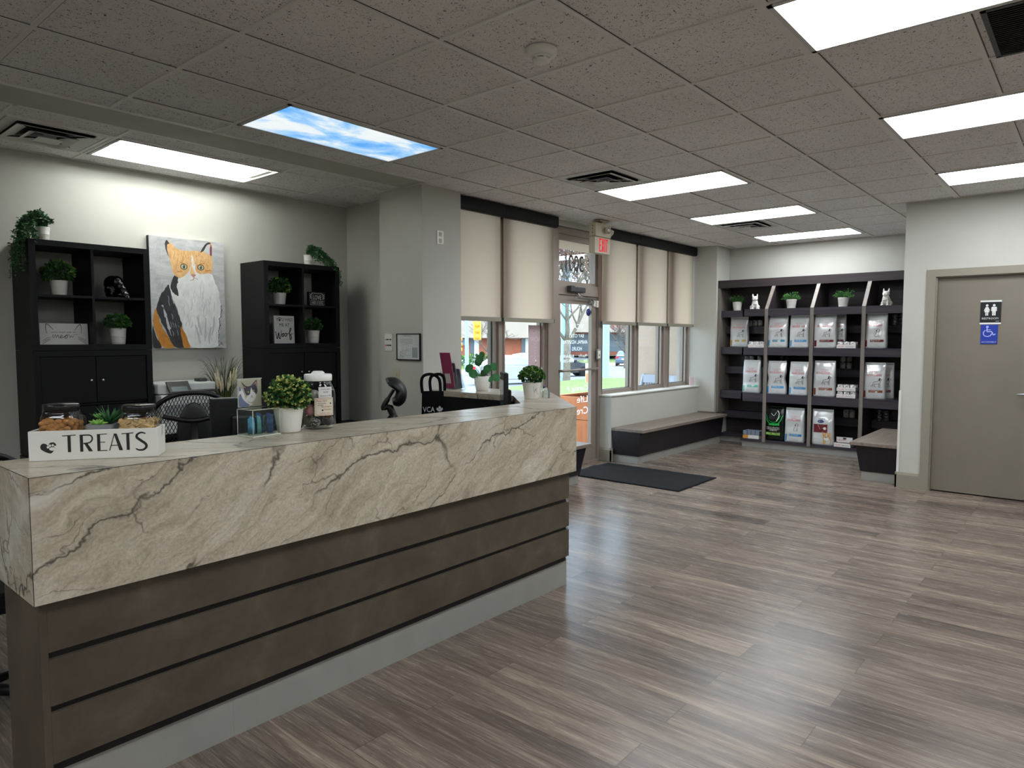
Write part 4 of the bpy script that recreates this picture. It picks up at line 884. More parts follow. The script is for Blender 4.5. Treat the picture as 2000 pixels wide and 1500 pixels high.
def d_love(m,o):
    m.text('all you need is',(-.055,o[1],.108),X,Z,.11,.014,2); m.text('LOVE',(-.045,o[1],.058),X,Z,.090,.040,2); m.text('AND A DOG',(-.062,o[1],.018),X,Z,.124,.022,2)
    m.stroke([(-.072,.010),(.072,.010),(.072,.046),(-.072,.046),(-.072,.010)],.0022,o,X,Z,2,n=1,taper=False)
    for s in (-1,1):
        m.stroke([(s*.052,.118),(s*.070,.095),(s*.066,.070),(s*.054,.056)],.003,o,X,Z,2)
        for z in (.066,.082,.098): m.stroke([(s*.067,z),(s*.082,z+.012)],.006,o,X,Z,2); m.stroke([(s*.066,z),(s*.055,z+.012)],.005,o,X,Z,2)
board('love_sign','small black block sign with love lettering in the corner bookcase',(3.690,5.52,ZS),.175,.128,.03,'board_black',d_love,0,.02)

# ================================================================== CAT PAINTING
m_brushed('paint_grey','9b9da0','c8c9ca',(2,2,6)); m_brushed('paint_white','d4d6d6','f0f1f0',(6,2,3)); m_brushed('paint_orange','c08a52','e2bd8a',(14,3,5)); m_brushed('paint_orange2','a8691c','c98a35',(12,3,6)); m_brushed('paint_black','18181b','3a3a3f',(10,3,4)); P('paint_pink','b98080',.6); P('paint_maroon','7a3348',.6); P('paint_eye','a8b89a',.5); P('paint_shade','b9bdc1',.6); P('paint_brown','94602e',.6); P('paint_lt','dcb884',.6)
t=thing('cat_painting','large canvas painting of a sitting calico cat on the wall between the bookcases','painting',(2.335,5.85,1.405))
W,Hh=.615,.905
m=MB('white','paint_grey','black_cab'); m.box(0,W,-.048,-.001,0,Hh,0); m.box(.0005,W-.0005,-.0485,-.0478,.0005,Hh-.0005,1); m.box(-.0008,0,-.046,-.002,0,Hh,2); m.build('canvas',t)
K=dict(
head=[(21,96),(23,97),(29,94),(37,90),(46,89),(59,90),(67,90),(72,95),(79,99),(83,98),(83,87),(84,78),(82,71),(76,66),(68,64),(58,61),(45,62),(34,65),(29,69),(26,79),(24,85),(21,92)],
earl=[(21,96),(23,97),(26,94),(23,93),(23,87),(25,82),(22,86),(20,92)],earr=[(67,89),(72,95),(78,99),(82,98),(76,96),(72,91)],earin=[(72,90),(76,95),(81,97),(80,88)],pink=[(81,96),(83,96),(83,87),(80,88)],
white=[(36,64),(45,66),(52,71),(53,80),(55,86),(59,80),(60,72),(68,70),(81,70),(85,64),(90,56),(93,45),(94,38),(91,22),(90,11),(88,1),(52,1),(43,13),(38,23),(34,36),(27,47),(24,56),(31,60)],
neck=[(31,66),(36,64),(34,58),(35,48),(30,50),(25,56)],back=[(24,57),(19,54),(12,47),(8,39),(7,34),(13,23),(22,10),(29,1),(42,1),(40,13),(38,23),(34,34),(27,45)],
fleck=[(15,39),(19,32),(21,25),(24,16),(25,11),(21,18),(18,27),(15,36)],orb=[(5,35),(3,29),(2,23),(6,12),(13,1),(29,1),(22,9),(12,21),(9,29),(8,35)],blk=[(1,20),(5,11),(12,1),(1,1)],leg=[(38,20),(43,13),(50,1),(41,1),(37,14)])
nose=[(53,68),(60,68),(58,66),(57,65),(55,66)]; bridge=[(54,76),(57,72),(59,68),(53,68),(52,70)]
m=MB('paint_orange','paint_black','paint_white','paint_pink','paint_maroon','paint_eye','paint_shade','paint_orange2','paint_brown','paint_lt')
rp=random.Random(5)
def lay(pts,mi,lev,jit=.35,sm=4):
    p=[(min(99.5,max(.5,a))*W/100,min(99.5,max(.5,b))*Hh/100) for a,b in pts]; pp=catmull(p,sm,True)
    pp=[(min(W-.001,max(.001,a+rp.gauss(0,jit*.004))),min(Hh-.001,max(.001,b+rp.gauss(0,jit*.004)))) for a,b in pp]
    m.poly(pp,(0,-.0486-.00007*lev,0),X,Z,mi)
def brush(a,b,mi,lev,w=.004,cv=0):
    mid=((a[0]+b[0])/2+rp.gauss(0,1)+cv,(a[1]+b[1])/2+rp.gauss(0,.6)); m.stroke([(q[0]*W/100,q[1]*Hh/100) for q in (a,mid,b)],w,(0,-.0486-.00007*(lev+rp.uniform(.05,.95)),0),X,Z,mi,n=4)
lay(K['white'],2,1,.5); lay(K['orb'],7,2,.7); lay(K['back'],1,3,.6); lay(K['leg'],7,4,.6); lay(K['blk'],1,4,.5); lay(K['fleck'],6,5,.9); lay(K['neck'],1,5,.9)
lay(K['head'],0,6,.3); lay(K['earl'],1,7,.2); lay(K['earr'],1,7,.2); lay(K['earin'],6,8,.3); lay(K['pink'],4,9,.5)
lay([(44,66),(50,70),(53,76),(55,86),(59,78),(60,71),(68,69),(80,70),(82,66),(76,61),(60,58),(45,60),(37,63)],2,8,.3)
lay(bridge,9,9,.2); lay(nose,3,10,.1)
for cx,cz in ((44,74.5),(67,75)):
    el=lambda rx,rz:[(cx+rx*cos(a*PI/8),cz+rz*sin(a*PI/8)) for a in range(16)]
    lay(el(5,2.9),8,10,.05); lay(el(4.3,2.3),1,11,.05); lay(el(3.7,2.0),5,12,.05); lay(el(1.5,1.7),1,13,.02); lay([(cx-.9+.5*cos(a),cz+.7+.4*sin(a)) for a in range(6)],2,14,.0)
brush((38,78),(49,75),8,12,.004); brush((61,76),(73,79),8,12,.004); brush((72,72),(80,73),7,12,.010); brush((34,70),(42,70),7,12,.009); brush((32,68),(40,67),9,13,.006)
brush((51,62),(57,65),8,11,.004); brush((57,65),(62,63),8,11,.004); brush((57,66),(57,64),8,11,.003)
for i in range(150):
    a=rp.uniform(27,82); b=rp.uniform(79,89); brush((a,b),(a+rp.gauss(0,1),b-rp.uniform(2,6)),rp.choice((9,9,9,7)),9,.0035)
for i in range(120):
    a=rp.uniform(42,86); b=rp.uniform(14,58); brush((a,b),(a+rp.gauss(-1,2),b-rp.uniform(4,11)),rp.choice((6,2,2)),5,rp.uniform(.002,.005))
for x0,z0,x1,z1 in ((57,22,63,4),(72,28,70,6),(80,20,76,4),(60,30,66,12),(84,30,80,12)): brush((x0,z0),(x1,z1),6,6,.016)
for i in range(50):
    a=rp.uniform(10,36); b=rp.uniform(9,50); brush((a,b),(a+1.5,b-5),rp.choice((1,1,6)),6,.003) if 8<a-(-b*.4+24)<26 else None
for z in range(2,40,3): brush((94.5-(38-z)*.16,z+3),(94-(38-z)*.16,z),1,6,.006)
for i in range(50): a=rp.uniform(4,96); b=rp.uniform(14,96); (brush((a,b),(a+rp.gauss(0,4),b-rp.uniform(3,9)),6,1,.006) if (a<18 and b>45) or a>94 or b>97 else None)
m.stroke([(x*W/100,z*Hh/100) for x,z in ((89,2),(92,6),(92.5,3),(94,5),(95,2.5),(98,3))],.003,(0,-.0486-.0012,0),X,Z,1)
m.build('paint_layer',t)

# ================================================================== PRINTER, GRASS, CHAIRS, MONITORS
P('printer_white','d3d8d6',.45)
t=thing('printer','white office printer with a tilted touch screen between the bookcases','printer',(2.43,5.58,.755))
m=MB('printer_white','grey_plastic'); m.rbox(-.215,.215,-.20,.20,0,.30,.012,0); m.rbox(-.19,.19,-.205,-.195,.10,.22,.003,1); m.build('body',t)
m=MB('printer_white'); m.rbox(-.225,.225,-.17,.20,.305,.385,.012); m.build('scanner_lid',t)
m=MB('dark_grey'); m.rbox(.02,.20,-.235,-.15,.312,.330,.004); m.rbox(.13,.19,-.10,.0,.385,.41,.003); m.build('output_tray',t)
m=MB('black','screen_grey' if 'screen_grey' in MAT else P('screen_grey','59656b',.25)); 
m.prism([(-.215,.315),(-.235,.322),(-.165,.40),(-.150,.395)],'x',-.16,.005,0); m.prism([(-.2300,.3285),(-.2305,.328),(-.1700,.3935),(-.1695,.394)],'x',-.14,-.02,1); m.build('touch_screen',t)
t=thing('grass_plant','artificial grass plant with cream plumes beside the printer','potted plant',(2.765,5.50,.755))
pot(t,.06,.07,.15,False,'dark_grey'); r=random.Random(8)
m=MB('blade','blade_dark')
for i in range(130):
    a=r.uniform(0,2*PI); l=r.uniform(.22,.46); sp=r.uniform(.02,.13); b=V((.03*cos(a),.03*sin(a),.14)); pts=[b,b+V((sp*.3*cos(a),sp*.3*sin(a),l*.5)),b+V((sp*cos(a),sp*.6*sin(a),l*.9)),b+V((sp*1.5*cos(a),sp*.8*sin(a),l*(.98 if sp<.12 else .8)))]
    m.tube(catmull(pts,4),[.0028-.0024*k/12 for k in range(13)],4,r.choice((0,0,1)),False)
m.build('grass_blades',t)
for i,(dx,h) in enumerate(((-.10,.47),(-.115,.42),(-.06,.40),(.02,.43),(.075,.47),(.05,.46),(.0,.38),(-.08,.37))):
    b=V((dx*.35,-.05,.16)); tip=V((dx,-.09,h+.035)); mid=b.lerp(tip,.62)
    m=MB('plume','stem'); m.tube([b,mid],.0018,5,1); m.tube([b.lerp(tip,q) for q in (.55,.62,.75,.9,1)],[.003,.009,.011,.007,.0015],8,0); m.build('plume',t)

def office_chair(label,loc,rz,headrest=False,bz=0.0):
    t=thing('office_chair',label,'office chair',loc,rz,'black mesh office chairs behind the counter')
    # chair faces -y local; backrest at +y
    m=MB('black')
    for k in range(5): a=2*PI*k/5; m.tube([(0,0,.10),(.29*cos(a),.29*sin(a),.075)],[.028,.016],8)
    m.cyl((0,0,.10),.03,.34,12); m.build('base',t)
    for k in range(5): a=2*PI*k/5; m=MB('black'); m.tube([(.29*cos(a)-.018*sin(a),.29*sin(a)+.018*cos(a),.03),(.29*cos(a)+.018*sin(a),.29*sin(a)-.018*cos(a),.03)],.03,12); m.build('caster',t)
    m=MB('black_cloth'); m.rbox(-.25,.25,-.26,.24,.44,.52,.03); m.build('seat',t)
    B=[]; w0=.25; zb=.66+bz; hh=.46
    def bp(u,v): # u -1..1, v 0..1
        w=w0*(.78+.5*v-.42*v*v) ; x=u*w*(1-.10*max(0,v-.55)**1.0*abs(u)); y=.27+.05*v-.07*u*u; z=zb+hh*v*(1-.0*u*u)-.10*abs(u)**2.5*v**3
        return V((x,y,z))
    ring=[bp(-1,v/14) for v in range(15)]+[bp(u/8-1,1) for u in range(1,16)]+[bp(1,1-v/14) for v in range(15)]+[bp(1-u/8,0) for u in range(1,16)]
    m=MB('black'); m.tube(ring+[ring[0],ring[1]],.014,8); m.build('back_frame',t)
    m=MB('black_cloth')
    n=26
    for i in range(-n,n*2):
        for sgn in (1,-1):
            pts=[]
            for k in range(13):
                v=k/12; u=-1+2*(i/n)+sgn*v*.9
                if -1<=u<=1: pts.append(bp(u,v))
            if len(pts)>2: m.tube(pts,.0022,4,0,False)
    m.build('mesh_back',t)
    m=MB('black'); 
    m.tube([(0,.20,.47),(0,.33,.50),(0,.345,.7+bz),(0,.335,.96+bz)],[.02,.022,.026,.02],10)
    m.tube(catmull([(-.20,.31,.76+bz),(-.12,.335,.80+bz),(0,.35,.81+bz),(.12,.335,.80+bz),(.20,.31,.76+bz)],5),.014,8); m.tube(catmull([(-.15,.325,1.0+bz),(0,.345,.97+bz),(.15,.325,1.0+bz)],5),.014,8); m.ball((0,.333,.90+bz),(.085,.013,.17)); m.build('back_support',t)
    for s in (-1,1): m=MB('black'); m.tube([(s*.25,.05,.47),(s*.30,.05,.50),(s*.30,.05,.66)],.014,8); m.rbox(s*.30-.04,s*.30+.04,-.13,.13,.655,.685,.01); m.build('armrest',t)
    if headrest:
        y0,z0=.33,1.083
        m=MB('black'); m.tube(catmull([(0,y0-.010,z0+.045),(0,y0-.045,z0-.010),(0,y0-.080,z0-.070),(0,y0-.078,z0-.095)],5),[.012]*6+[.018]*10,10); m.tube(catmull([(0,y0-.082,z0-.085),(0,y0-.045,z0-.075),(0,y0-.02,z0-.12),(0,y0+.02,z0-.20)],5),[.018]*6+[.026]*10,10); m.build('headrest_stem',t)
        C=catmull([(-.064,.120),(0,.131),(.053,.095),(.081,.035),(.071,-.035),(.028,-.070),(-.014,-.056),(.010,-.035),(.026,.020),(.004,.064)],4,True); n=len(C)
        m=MB('black'); vs=[]; xs=(-.125,-.11,-.06,0,.06,.11,.125)
        for x in xs:
            q=1-.35*(abs(x)/.125)**4
            for cy,cz in C: vs.append((x,y0+.02+(cy-.02)*q-.25*x*x*4,z0+.03+(cz-.03)*q))
        m.add(vs,[list(range(n))[::-1],list(range(6*n,7*n))]+[(i*n+k,i*n+(k+1)%n,(i+1)*n+(k+1)%n,(i+1)*n+k) for i in range(6) for k in range(n)],0,True); m.build('headrest',t)
    return t
office_chair('black mesh office chair with its back toward the counter, beside the treats box',(1.82,4.04,0),PI-.36,bz=.07)
office_chair('black office chair with a curved headrest seen side on near the tote bag',(2.86,3.945,0),-2.24,True,bz=-.17)
office_chair('dark office chair at the left edge behind the treats box',(.62,3.35,0),PI-.2,bz=-.04)

def monitor(label,loc,rz,w,h,stand,screen=True):
    t=thing('computer_monitor',label,'monitor',loc,rz)
    m=MB('black'); m.rbox(-w/2,w/2,-.004,.028,stand,stand+h,.006); m.rbox(-w*.3,w*.3,.028,.055,stand+h*.15,stand+h*.72,.012); m.build('casing',t)
    m=MB('screen_dark' if 'screen_dark' in MAT else P('screen_dark','5d6e70',.16,0,.6),'white'); m.box(-w/2+.016,w/2-.016,-.0055,-.0038,stand+.02,stand+h-.05); m.box(-w/2+.02,-w/2+.035,-.0055,-.0038,stand+h-.032,stand+h-.022,1); m.box(-w/2+.05,-w/2+.06,-.0055,-.0038,stand+h-.032,stand+h-.022,1); m.build('screen',t)
    m=MB('black'); m.rbox(-.10,.10,-.08,.09,0,.012,.004); m.rbox(-.025,.025,.025,.05,.008,stand+h*.4,.006); m.build('stand',t); return t
monitor('black monitor on the desk seen from behind, left of the tuxedo cat photo',(1.73,3.10,.74),PI-.30,.44,.30,.165)
monitor('slim black monitor beside the box plant at the end of the counter',(3.585,3.15,.74),-2.30,.23,.42,.09)
# ================================================================== THINGS ON THE COUNTER
P('treat_white','dfded8',.5)
FC=R(-33.9); BX=(.86,2.590,CZ+.0005)
def loc2(o,rz,x,y,z=0): return (o[0]+x*cos(rz)-y*sin(rz),o[1]+x*sin(rz)+y*cos(rz),o[2]+z)
t=thing('treats_box','white wooden box lettered TREATS on the left end of the counter','wooden box',BX,FC)
m=MB('treat_white','ink_black'); w,d,h=.385,.115,.098
for p in ((-w/2,w/2,-d/2,-d/2+.009,0,h),(-w/2,w/2,d/2-.009,d/2,0,h),(-w/2,-w/2+.009,-d/2+.009,d/2-.009,0,h),(w/2-.009,w/2,-d/2+.009,d/2-.009,0,h)): m.rbox(*p,.0015)
m.box(-w/2+.009,w/2-.009,-d/2+.009,d/2-.009,0,.030)
for x in (-.042,.058): m.box(x-.004,x+.004,-d/2+.009,d/2-.009,.030,h-.012)
o=V((-.190,-d/2-.0006,0)); U=lambda pts,x: m.poly([(a+x,b) for a,b in pts],o,X,Z,1)
b0,t0=.026,.083; th,tn=.0095,.0026
# thick and thin art-deco capitals
U([(0.0,t0-.004),(.040,t0-.002),(.040,t0+.001),(0.0,t0-.001)],.096); U([(.015,b0),(.015+th,b0),(.015+th,t0-.003),(.015,t0-.003)],.096)
U([(0,b0),(th,b0),(th,t0),(0,t0)],.147)
m.stroke([(.156,.081),(.178,.080),(.184,.068),(.176,.056),(.157,.053)],.0045,o,X,Z,1,taper=False); U([(.012,.054),(.022,.054),(.038,b0),(.026,b0)],.147)
U([(0,b0),(th,b0),(th,t0),(0,t0)],.198); U([(0,t0-tn),(.030,t0-tn+.001),(.030,t0+.001),(0,t0)],.198); U([(0,.054),(.024,.054),(.024,.0566),(0,.0566)],.198); U([(0,b0),(.030,b0),(.030,b0+tn),(0,b0+tn)],.198)
U([(0,b0),(.003,b0),(.0185,t0),(.016,t0)],.233); U([(.0155,t0),(.024,t0),(.042,b0),(.0305,b0)],.233); U([(.006,.042),(.028,.042),(.028,.0446),(.007,.0446)],.233)
U([(0.0,t0-.003),(.036,t0-.001),(.036,t0+.002),(0.0,t0)],.272); U([(.014,b0),(.014+th,b0),(.014+th,t0-.001),(.014,t0-.001)],.272)
m.stroke([(.345,.080),(.332,.084),(.320,.078),(.318,.068),(.330,.057),(.344,.045),(.346,.034),(.336,.025),(.322,.025),(.314,.030)],.0085,o,X,Z,1)
# heart with a paw cut out
m.poly([(.060,.024),(.036,.036),(.032,.048),(.038,.057),(.048,.056),(.054,.050),(.060,.059),(.072,.060),(.078,.050),(.072,.036)],o,X,Z,1,smooth=4)
MBp=lambda x,z,r,q: m.poly([(x+r*cos(a*PI/6),z+q*sin(a*PI/6)) for a in range(12)],o+V((0,-.0005,0)),X,Z,0)
MBp(.066,.039,.009,.006); MBp(.054,.045,.004,.004); MBp(.060,.050,.0035,.004); MBp(.068,.051,.0035,.004); MBp(.075,.046,.0035,.004)
m.build('box',t)
m_l=GLASS('jar_glass','f3f6f4',1.0)
P('biscuit','b07a45',.75,0,.3,.3,60); P('biscuit_pale','c9a878',.75,0,.3,.3,60)
def treat_jar(label,x,hh,lab2,mat,seed,sm):
    L=loc2(BX,FC,x,0,.0305)
    t=thing('treat_jar',label,'jar',L,FC,'square glass treat jars')
    r=.056
    m=MB('jar_glass'); m.lathe([(r*.9,.001),(r,.008),(r,hh*.62),(r*.93,hh*.74),(r*.86,hh*.80),(r*.86,hh*.86)],(0,0,0),40,0,sq=4.5); m.build('glass',t)
    m=MB('jar_glass'); m.tube(catmull([(r*.95,0,hh*.70),(r*1.18,0,hh*.70),(r*1.22,0,hh*.55),(r*1.18,0,hh*.25),(r*.98,0,hh*.2)],5),.005,8); m.build('handle',t)
    m=MB('black_gloss'); m.lathe([(r*.93,hh*.85),(r*.95,hh*.87),(r*.95,hh-.004),(r*.92,hh),(0,hh)],(0,0,0),36); m.build('lid',t)
    rr=random.Random(seed); m=MB(mat)
    for k in range(150):
        z=.010+.58*hh*rr.random(); x_=rr.uniform(-.044,.044); y_=rr.uniform(-.044,.044)
        if k<100: 
            if rr.random()<.5: x_=math.copysign(.043,x_)
            else: y_=-.043
        a=rr.uniform(0,PI); c,s=cos(a),sin(a)
        if sm: m.ball((x_,y_,z),(rr.uniform(.010,.014),.008,rr.uniform(.008,.011)),0,8,6)
        else:
            n=len(m.v); m.rbox(-.011,.011,-.004,.004,-.007,.007,.002); q=Matrix.Rotation(rr.uniform(-1,1),3,'Y')@Matrix.Rotation(rr.uniform(-.7,.7),3,'X')
            for i in range(n,len(m.v)): p=q@V(m.v[i]); m.v[i]=(p.x+x_,p.y+y_,p.z+z)
    o=m.build('dog_treats',None,L,FC); tag(o,lab2,'dog treats',None,'stuff')
treat_jar('square glass jar with a black lid in the left end of the treats box',-.112,.152,'rounded brown biscuit treats filling the left glass jar','biscuit',1,True)
treat_jar('square glass jar with a black lid in the right end of the treats box',.124,.143,'pale broken biscuit treats filling the right glass jar','biscuit_pale',2,False)
L=loc2(BX,FC,.010,.0,.031)
t=thing('succulent_plant','small green succulents in a grey tray between the two treat jars','potted plant',L,FC)
P('tray_grey','6f7070',.6)
m=MB('tray_grey','soil'); m.lathe([(.036,0),(.040,.004),(.0445,.080),(.041,.082),(.039,.074),(0,.074)],(0,0,0),28,0,sq=5); m.build('pot',t)
r=random.Random(4)
def rosette(c,n,L,W,mat,up):
    m=MB(mat)
    for k in range(n):
        a=k*2.4; e=up+.9*(1-k/n)*.9; q=1-.45*k/n; d=V((cos(a)*cos(1.5-e),sin(a)*cos(1.5-e),sin(1.5-e)+.1)); d.z=max(.05,sin(.25+1.15*k/n)); d.normalize()
        b=V(c); m.tube([b,b+d*L*.5*q,b+d*L*q],[W*.35,W*q,W*.12],6)
    return m.build('rosette',t)
P('succ_light','7fb04f',.45); P('succ_dark','2f6438',.5)
rosette((-.010,-.018,.078),16,.034,.008,'succ_light',.3); rosette((-.012,.010,.100),12,.026,.007,'succ_light',.3)
m=MB('succ_dark')
for k in range(34): a=r.uniform(0,2*PI); d=V((cos(a)*.75,sin(a)*.5,r.uniform(.35,1.2))).normalized(); b=V((.020,.008,.078)); m.tube([b,b+d*.035,b+d*r.uniform(.055,.075)],[.003,.0028,.0004],5)
m.build('spiky_rosette',t)

# acrylic donation box with cat photo standing behind it
FA=R(8); AX=(1.481,2.652,CZ+.0005)
GLASS('acrylic','f4f8f6',1.0); P('acrylic_edge','c9cfbf',.2)
t=thing('donation_box','clear acrylic donation box holding blue banknotes and coins','donation box',AX,FA)
m=MB('acrylic'); m.rbox(-.066,.066,-.05,.05,.006,.112,.006); m.build('clear_box',t)
m=MB('acrylic_edge'); m.rbox(-.069,.069,-.053,.053,0,.006,.002); m.build('base',t)
m=MB('acrylic_edge'); m.tube([(-.066,-.05,.012),(-.066,-.05,.11)],.0016,6); m.tube([(.066,-.05,.012),(.066,-.05,.11)],.0014,6); m.tube([(-.066,-.05,.112),(.066,-.05,.112)],.0018,6); m.tube([(-.066,.05,.112),(.066,.05,.112)],.0012,6); m.tube([(-.066,-.05,.112),(-.066,.05,.112)],.0012,6); m.tube([(-.066,.05,.012),(-.066,.05,.11)],.0014,6); m.build('bright_edge',t)
m=MB('ink_black','white'); m.text('Burlington',(-.030,-.0512,.066),X,Z,.070,.022,0); m.text('& Humane',(-.026,-.0512,.040),X,Z,.068,.020,0); m.build('printed_name',t)
P('note_blue','4f93b8',.6,0,.3,.35,30); P('note_teal','6ea7a2',.6,0,.3,.35,30); P('note_navy','2c4f7c',.6); P('coin','c0b48c',.3,.8)
r=random.Random(3)
for i in range(9):
    m=MB(('note_blue','note_teal','note_navy')[i%3]); a=r.uniform(-.5,.5); x=-.034+.0088*i; y=r.uniform(-.028,.028); hh=r.uniform(.045,.085)
    n=6; vs=[]
    for k in range(n+1):
        for q in range(2): u=-.016+.032*k/n; vs.append((x+u*cos(a),y+u*sin(a)+.006*sin(k*1.2),.0085+hh*q+.006*sin(k)*q))
    m.add(vs,[(2*k,2*k+2,2*k+3,2*k+1) for k in range(n)],0,True); L=AX
    o=m.build('banknote',None,AX,FA); md=o.modifiers.new('s','SOLIDIFY'); md.thickness=.0006
    tag(o,'folded banknote standing inside the clear donation box','banknote','banknotes in the donation box')
for i in range(7):
    x,y=-.05+.0165*i,r.uniform(-.03,.03); m=MB('coin'); m.cyl((0,0,0),.011,.002,16); o=m.build('coin',None,loc2(AX,FA,x,y,.0066)); tag(o,'coin lying on the floor of the clear donation box','coin','coins in the donation box')
FP=(1.496,2.7215,CZ+.0005); 
P('photo_bg','a9a692',.5,0,.4,.15,14); P('cat_grey','45454f',.6,0,.3,.3,40); P('cat_white','d6d6d4',.6); P('cat_blue','6d7a96',.6); P('photo_eye','c2b85a',.4)
t=thing('photo_stand','clear acrylic stand with a photo of a grey and white cat','photo stand',FP,FA)
m=MB('acrylic_edge','photo_bg','acrylic'); m.box(-.072,.040,-.003,.004,.116,.232,0); m.box(-.072,.040,-.001,.002,.004,.116,2); m.box(-.0715,.0395,-.0038,-.003,.118,.2285,1); m.box(-.074,.042,-.006,.007,.232,.235,0); m.box(-.072,.040,-.010,.012,0,.004,0); m.build('stand',t)
m=MB('cat_grey','cat_white','cat_blue','photo_eye','paint_pink','ink_black'); q=lambda p,mi,l,sm=4: m.poly([(a*.00111-.0715,.118+b*.00111) for a,b in p],(0,-.0039-.0003*l,0),X,Z,mi,smooth=sm)
q([(2,8),(1,60),(12,68),(22,50),(34,20),(60,8),(40,1),(6,1)],1,0); q([(1,2),(1,42),(8,48),(16,30),(30,16),(44,6),(40,1)],2,1); q([(1,72),(8,74),(10,62),(2,60)],2,1)
q([(12,92),(16,90),(34,76),(54,78),(62,86),(76,98),(80,94),(80,70),(82,56),(76,44),(60,42),(46,44),(34,42),(28,50),(24,60),(20,74)],0,2,3); q([(54,70),(60,58),(70,50),(74,40),(70,26),(56,14),(40,18),(30,24),(34,36),(46,44),(50,56)],1,3)
for cx,cz in ((40,54),(64,58)): q([(cx+5*cos(a),cz+4.2*sin(a)) for a in [k*.785 for k in range(8)]],5,4); q([(cx+4*cos(a),cz+3.4*sin(a)) for a in [k*.785 for k in range(8)]],3,5); q([(cx+1.5*cos(a),cz+2*sin(a)) for a in [k*.785 for k in range(8)]],5,6)
q([(52,40),(60,40),(57,35),(54,35)],4,4,0); m.stroke([((x*.00111-.0715),(.118+z*.00111)) for x,z in ((44,30),(52,31),(56,35),(58,31),(66,32))],.0010,(0,-.0052,0),X,Z,5); m.stroke([((x*.00111-.0715),(.118+z*.00111)) for x,z in ((16,84),(22,74),(30,72))],.004,(0,-.0050,0),X,Z,4); m.stroke([((x*.00111-.0715),(.118+z*.00111)) for x,z in ((66,80),(75,90),(76,74))],.004,(0,-.0050,0),X,Z,4)
m.build('cat_photo',t)
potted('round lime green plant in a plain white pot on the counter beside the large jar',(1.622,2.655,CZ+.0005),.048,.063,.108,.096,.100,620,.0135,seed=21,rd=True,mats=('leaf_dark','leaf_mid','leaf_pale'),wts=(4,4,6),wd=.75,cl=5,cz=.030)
# big jar of catnip balls
JX=(1.772,2.655,CZ+.0005)
t=thing('candy_jar','large clear jar with a white lid and paper labels on the counter','jar',JX,R(-33))
m=MB('jar_glass'); m.lathe([(.058,.001),(.070,.006),(.0735,.022),(.0735,.150),(.070,.172),(.062,.192),(.055,.205),(.055,.222)],(0,0,0),40); m.build('jar_body',t)
m=MB('white_gloss'); m.lathe([(.059,.214),(.061,.217),(.061,.240),(.058,.245),(.030,.246),(.028,.252),(.020,.258),(.0,.259)],(0,0,0),36); m.build('lid',t)
fn=lambda rr:(lambda p:(rr*sin(p[0]/rr),-rr*cos(p[0]/rr),p[2]))
P('label_cream','d8d3bf',.6); P('label_red','b03a34',.6)
def curved(m,x0,x1,z0,z1,mi,rr,n=10):
    vs=[];f=fn(rr)
    for j in range(2):
        for i in range(n+1): vs.append(f((x0+(x1-x0)*i/n,0,z0+(z1-z0)*j)))
    m.add(vs,[(i,i+1,n+2+i,n+1+i) for i in range(n)],mi)
m=MB('board_white','ink_black'); curved(m,.000,.064,.143,.190,0,.0745); 
for s,z,w in (('Catnip Balls',.176,.042),('$4.00',.163,.022),('donation to BH',.148,.052)): m.text(s,(.032-w/2,0,z),X,Z,w,.0075,1,fn(.0750))
m.build('price_label',t)
m=MB('label_cream','label_red','ink_black'); curved(m,-.018,.072,.064,.142,0,.0747); k=.0752
for a,b,c,d in ((-.013,.067,.068,.0692),(-.013,.067,.1365,.1377),(-.013,-.0122,.068,.1377),(.066,.067,.068,.1377)): curved(m,a,b,c,d,1,k)
for s,x,z,w,h,mi in (('Please HELP',-.009,.125,.046,.008,1),('the homeless',-.004,.116,.036,.006,2),('animals',-.004,.108,.024,.006,2),('Burlington',.012,.098,.048,.009,1),('Humane',.022,.087,.036,.009,1),('(905) 637',.006,.0715,.048,.006,1)): m.text(s,(x,0,z),X,Z,w,h,mi,fn(k))
for x,z in ((.055,.117),(.016,.088)): m.poly([(x+.004*cos(a*PI/4),z+.004*sin(a*PI/4)) for a in range(8)],(0,0,0),X,Z,2,fn=fn(k))
m.build('donation_label',t)
BC=[('b6b3ac','white'),('3a3636','dark brown'),('7d7a6c','grey green'),('b5787a','pink'),('2d2b30','black'),('c8c6c0','silver'),('4a3c5c','purple'),('c2482c','orange red'),('2f3330','charcoal'),('6c4048','dark red'),('9c9a94','grey'),('5a5c58','slate')]
PS=[(-.032,-.03,.036),(.026,-.034,.038),(.0,.034,.037),(-.035,-.026,.084),(.033,.0,.090),(-.002,-.038,.095),(-.005,.03,.098),(.025,-.032,.035),(-.030,.01,.132),(.03,-.02,.140),(-.02,-.03,.150),(.02,.028,.150)]
PS[0]=(-.018,-.038,.034); PS[1]=(.040,.010,.034); PS[7]=(.036,-.026,.070); PS[2]=(-.042,.016,.036)
for i,((c,nm),p) in enumerate(zip(BC,PS)):
    mt=NT('catnip_ball_'+str(i)); n=mt.N('TexVoronoi',i={'Vector':mt.coord(),'Scale':160}); col=mt.ramp(n.outputs['Distance'],[(.25,c),(.55,'1a1a1a' if i in (0,5,7) else c)]); MAT['ball%d'%i]=mt.done(mt.pbsdf(col,.35,0,.5))
    m=MB('ball%d'%i); m.ball((0,0,0),.0255,0,18,12); o=m.build('catnip_ball',None,loc2(JX,R(-33),p[0],p[1],p[2]+.001)); tag(o,'%s catnip ball inside the large clear jar'%nm,'cat toy','catnip balls in the large jar')

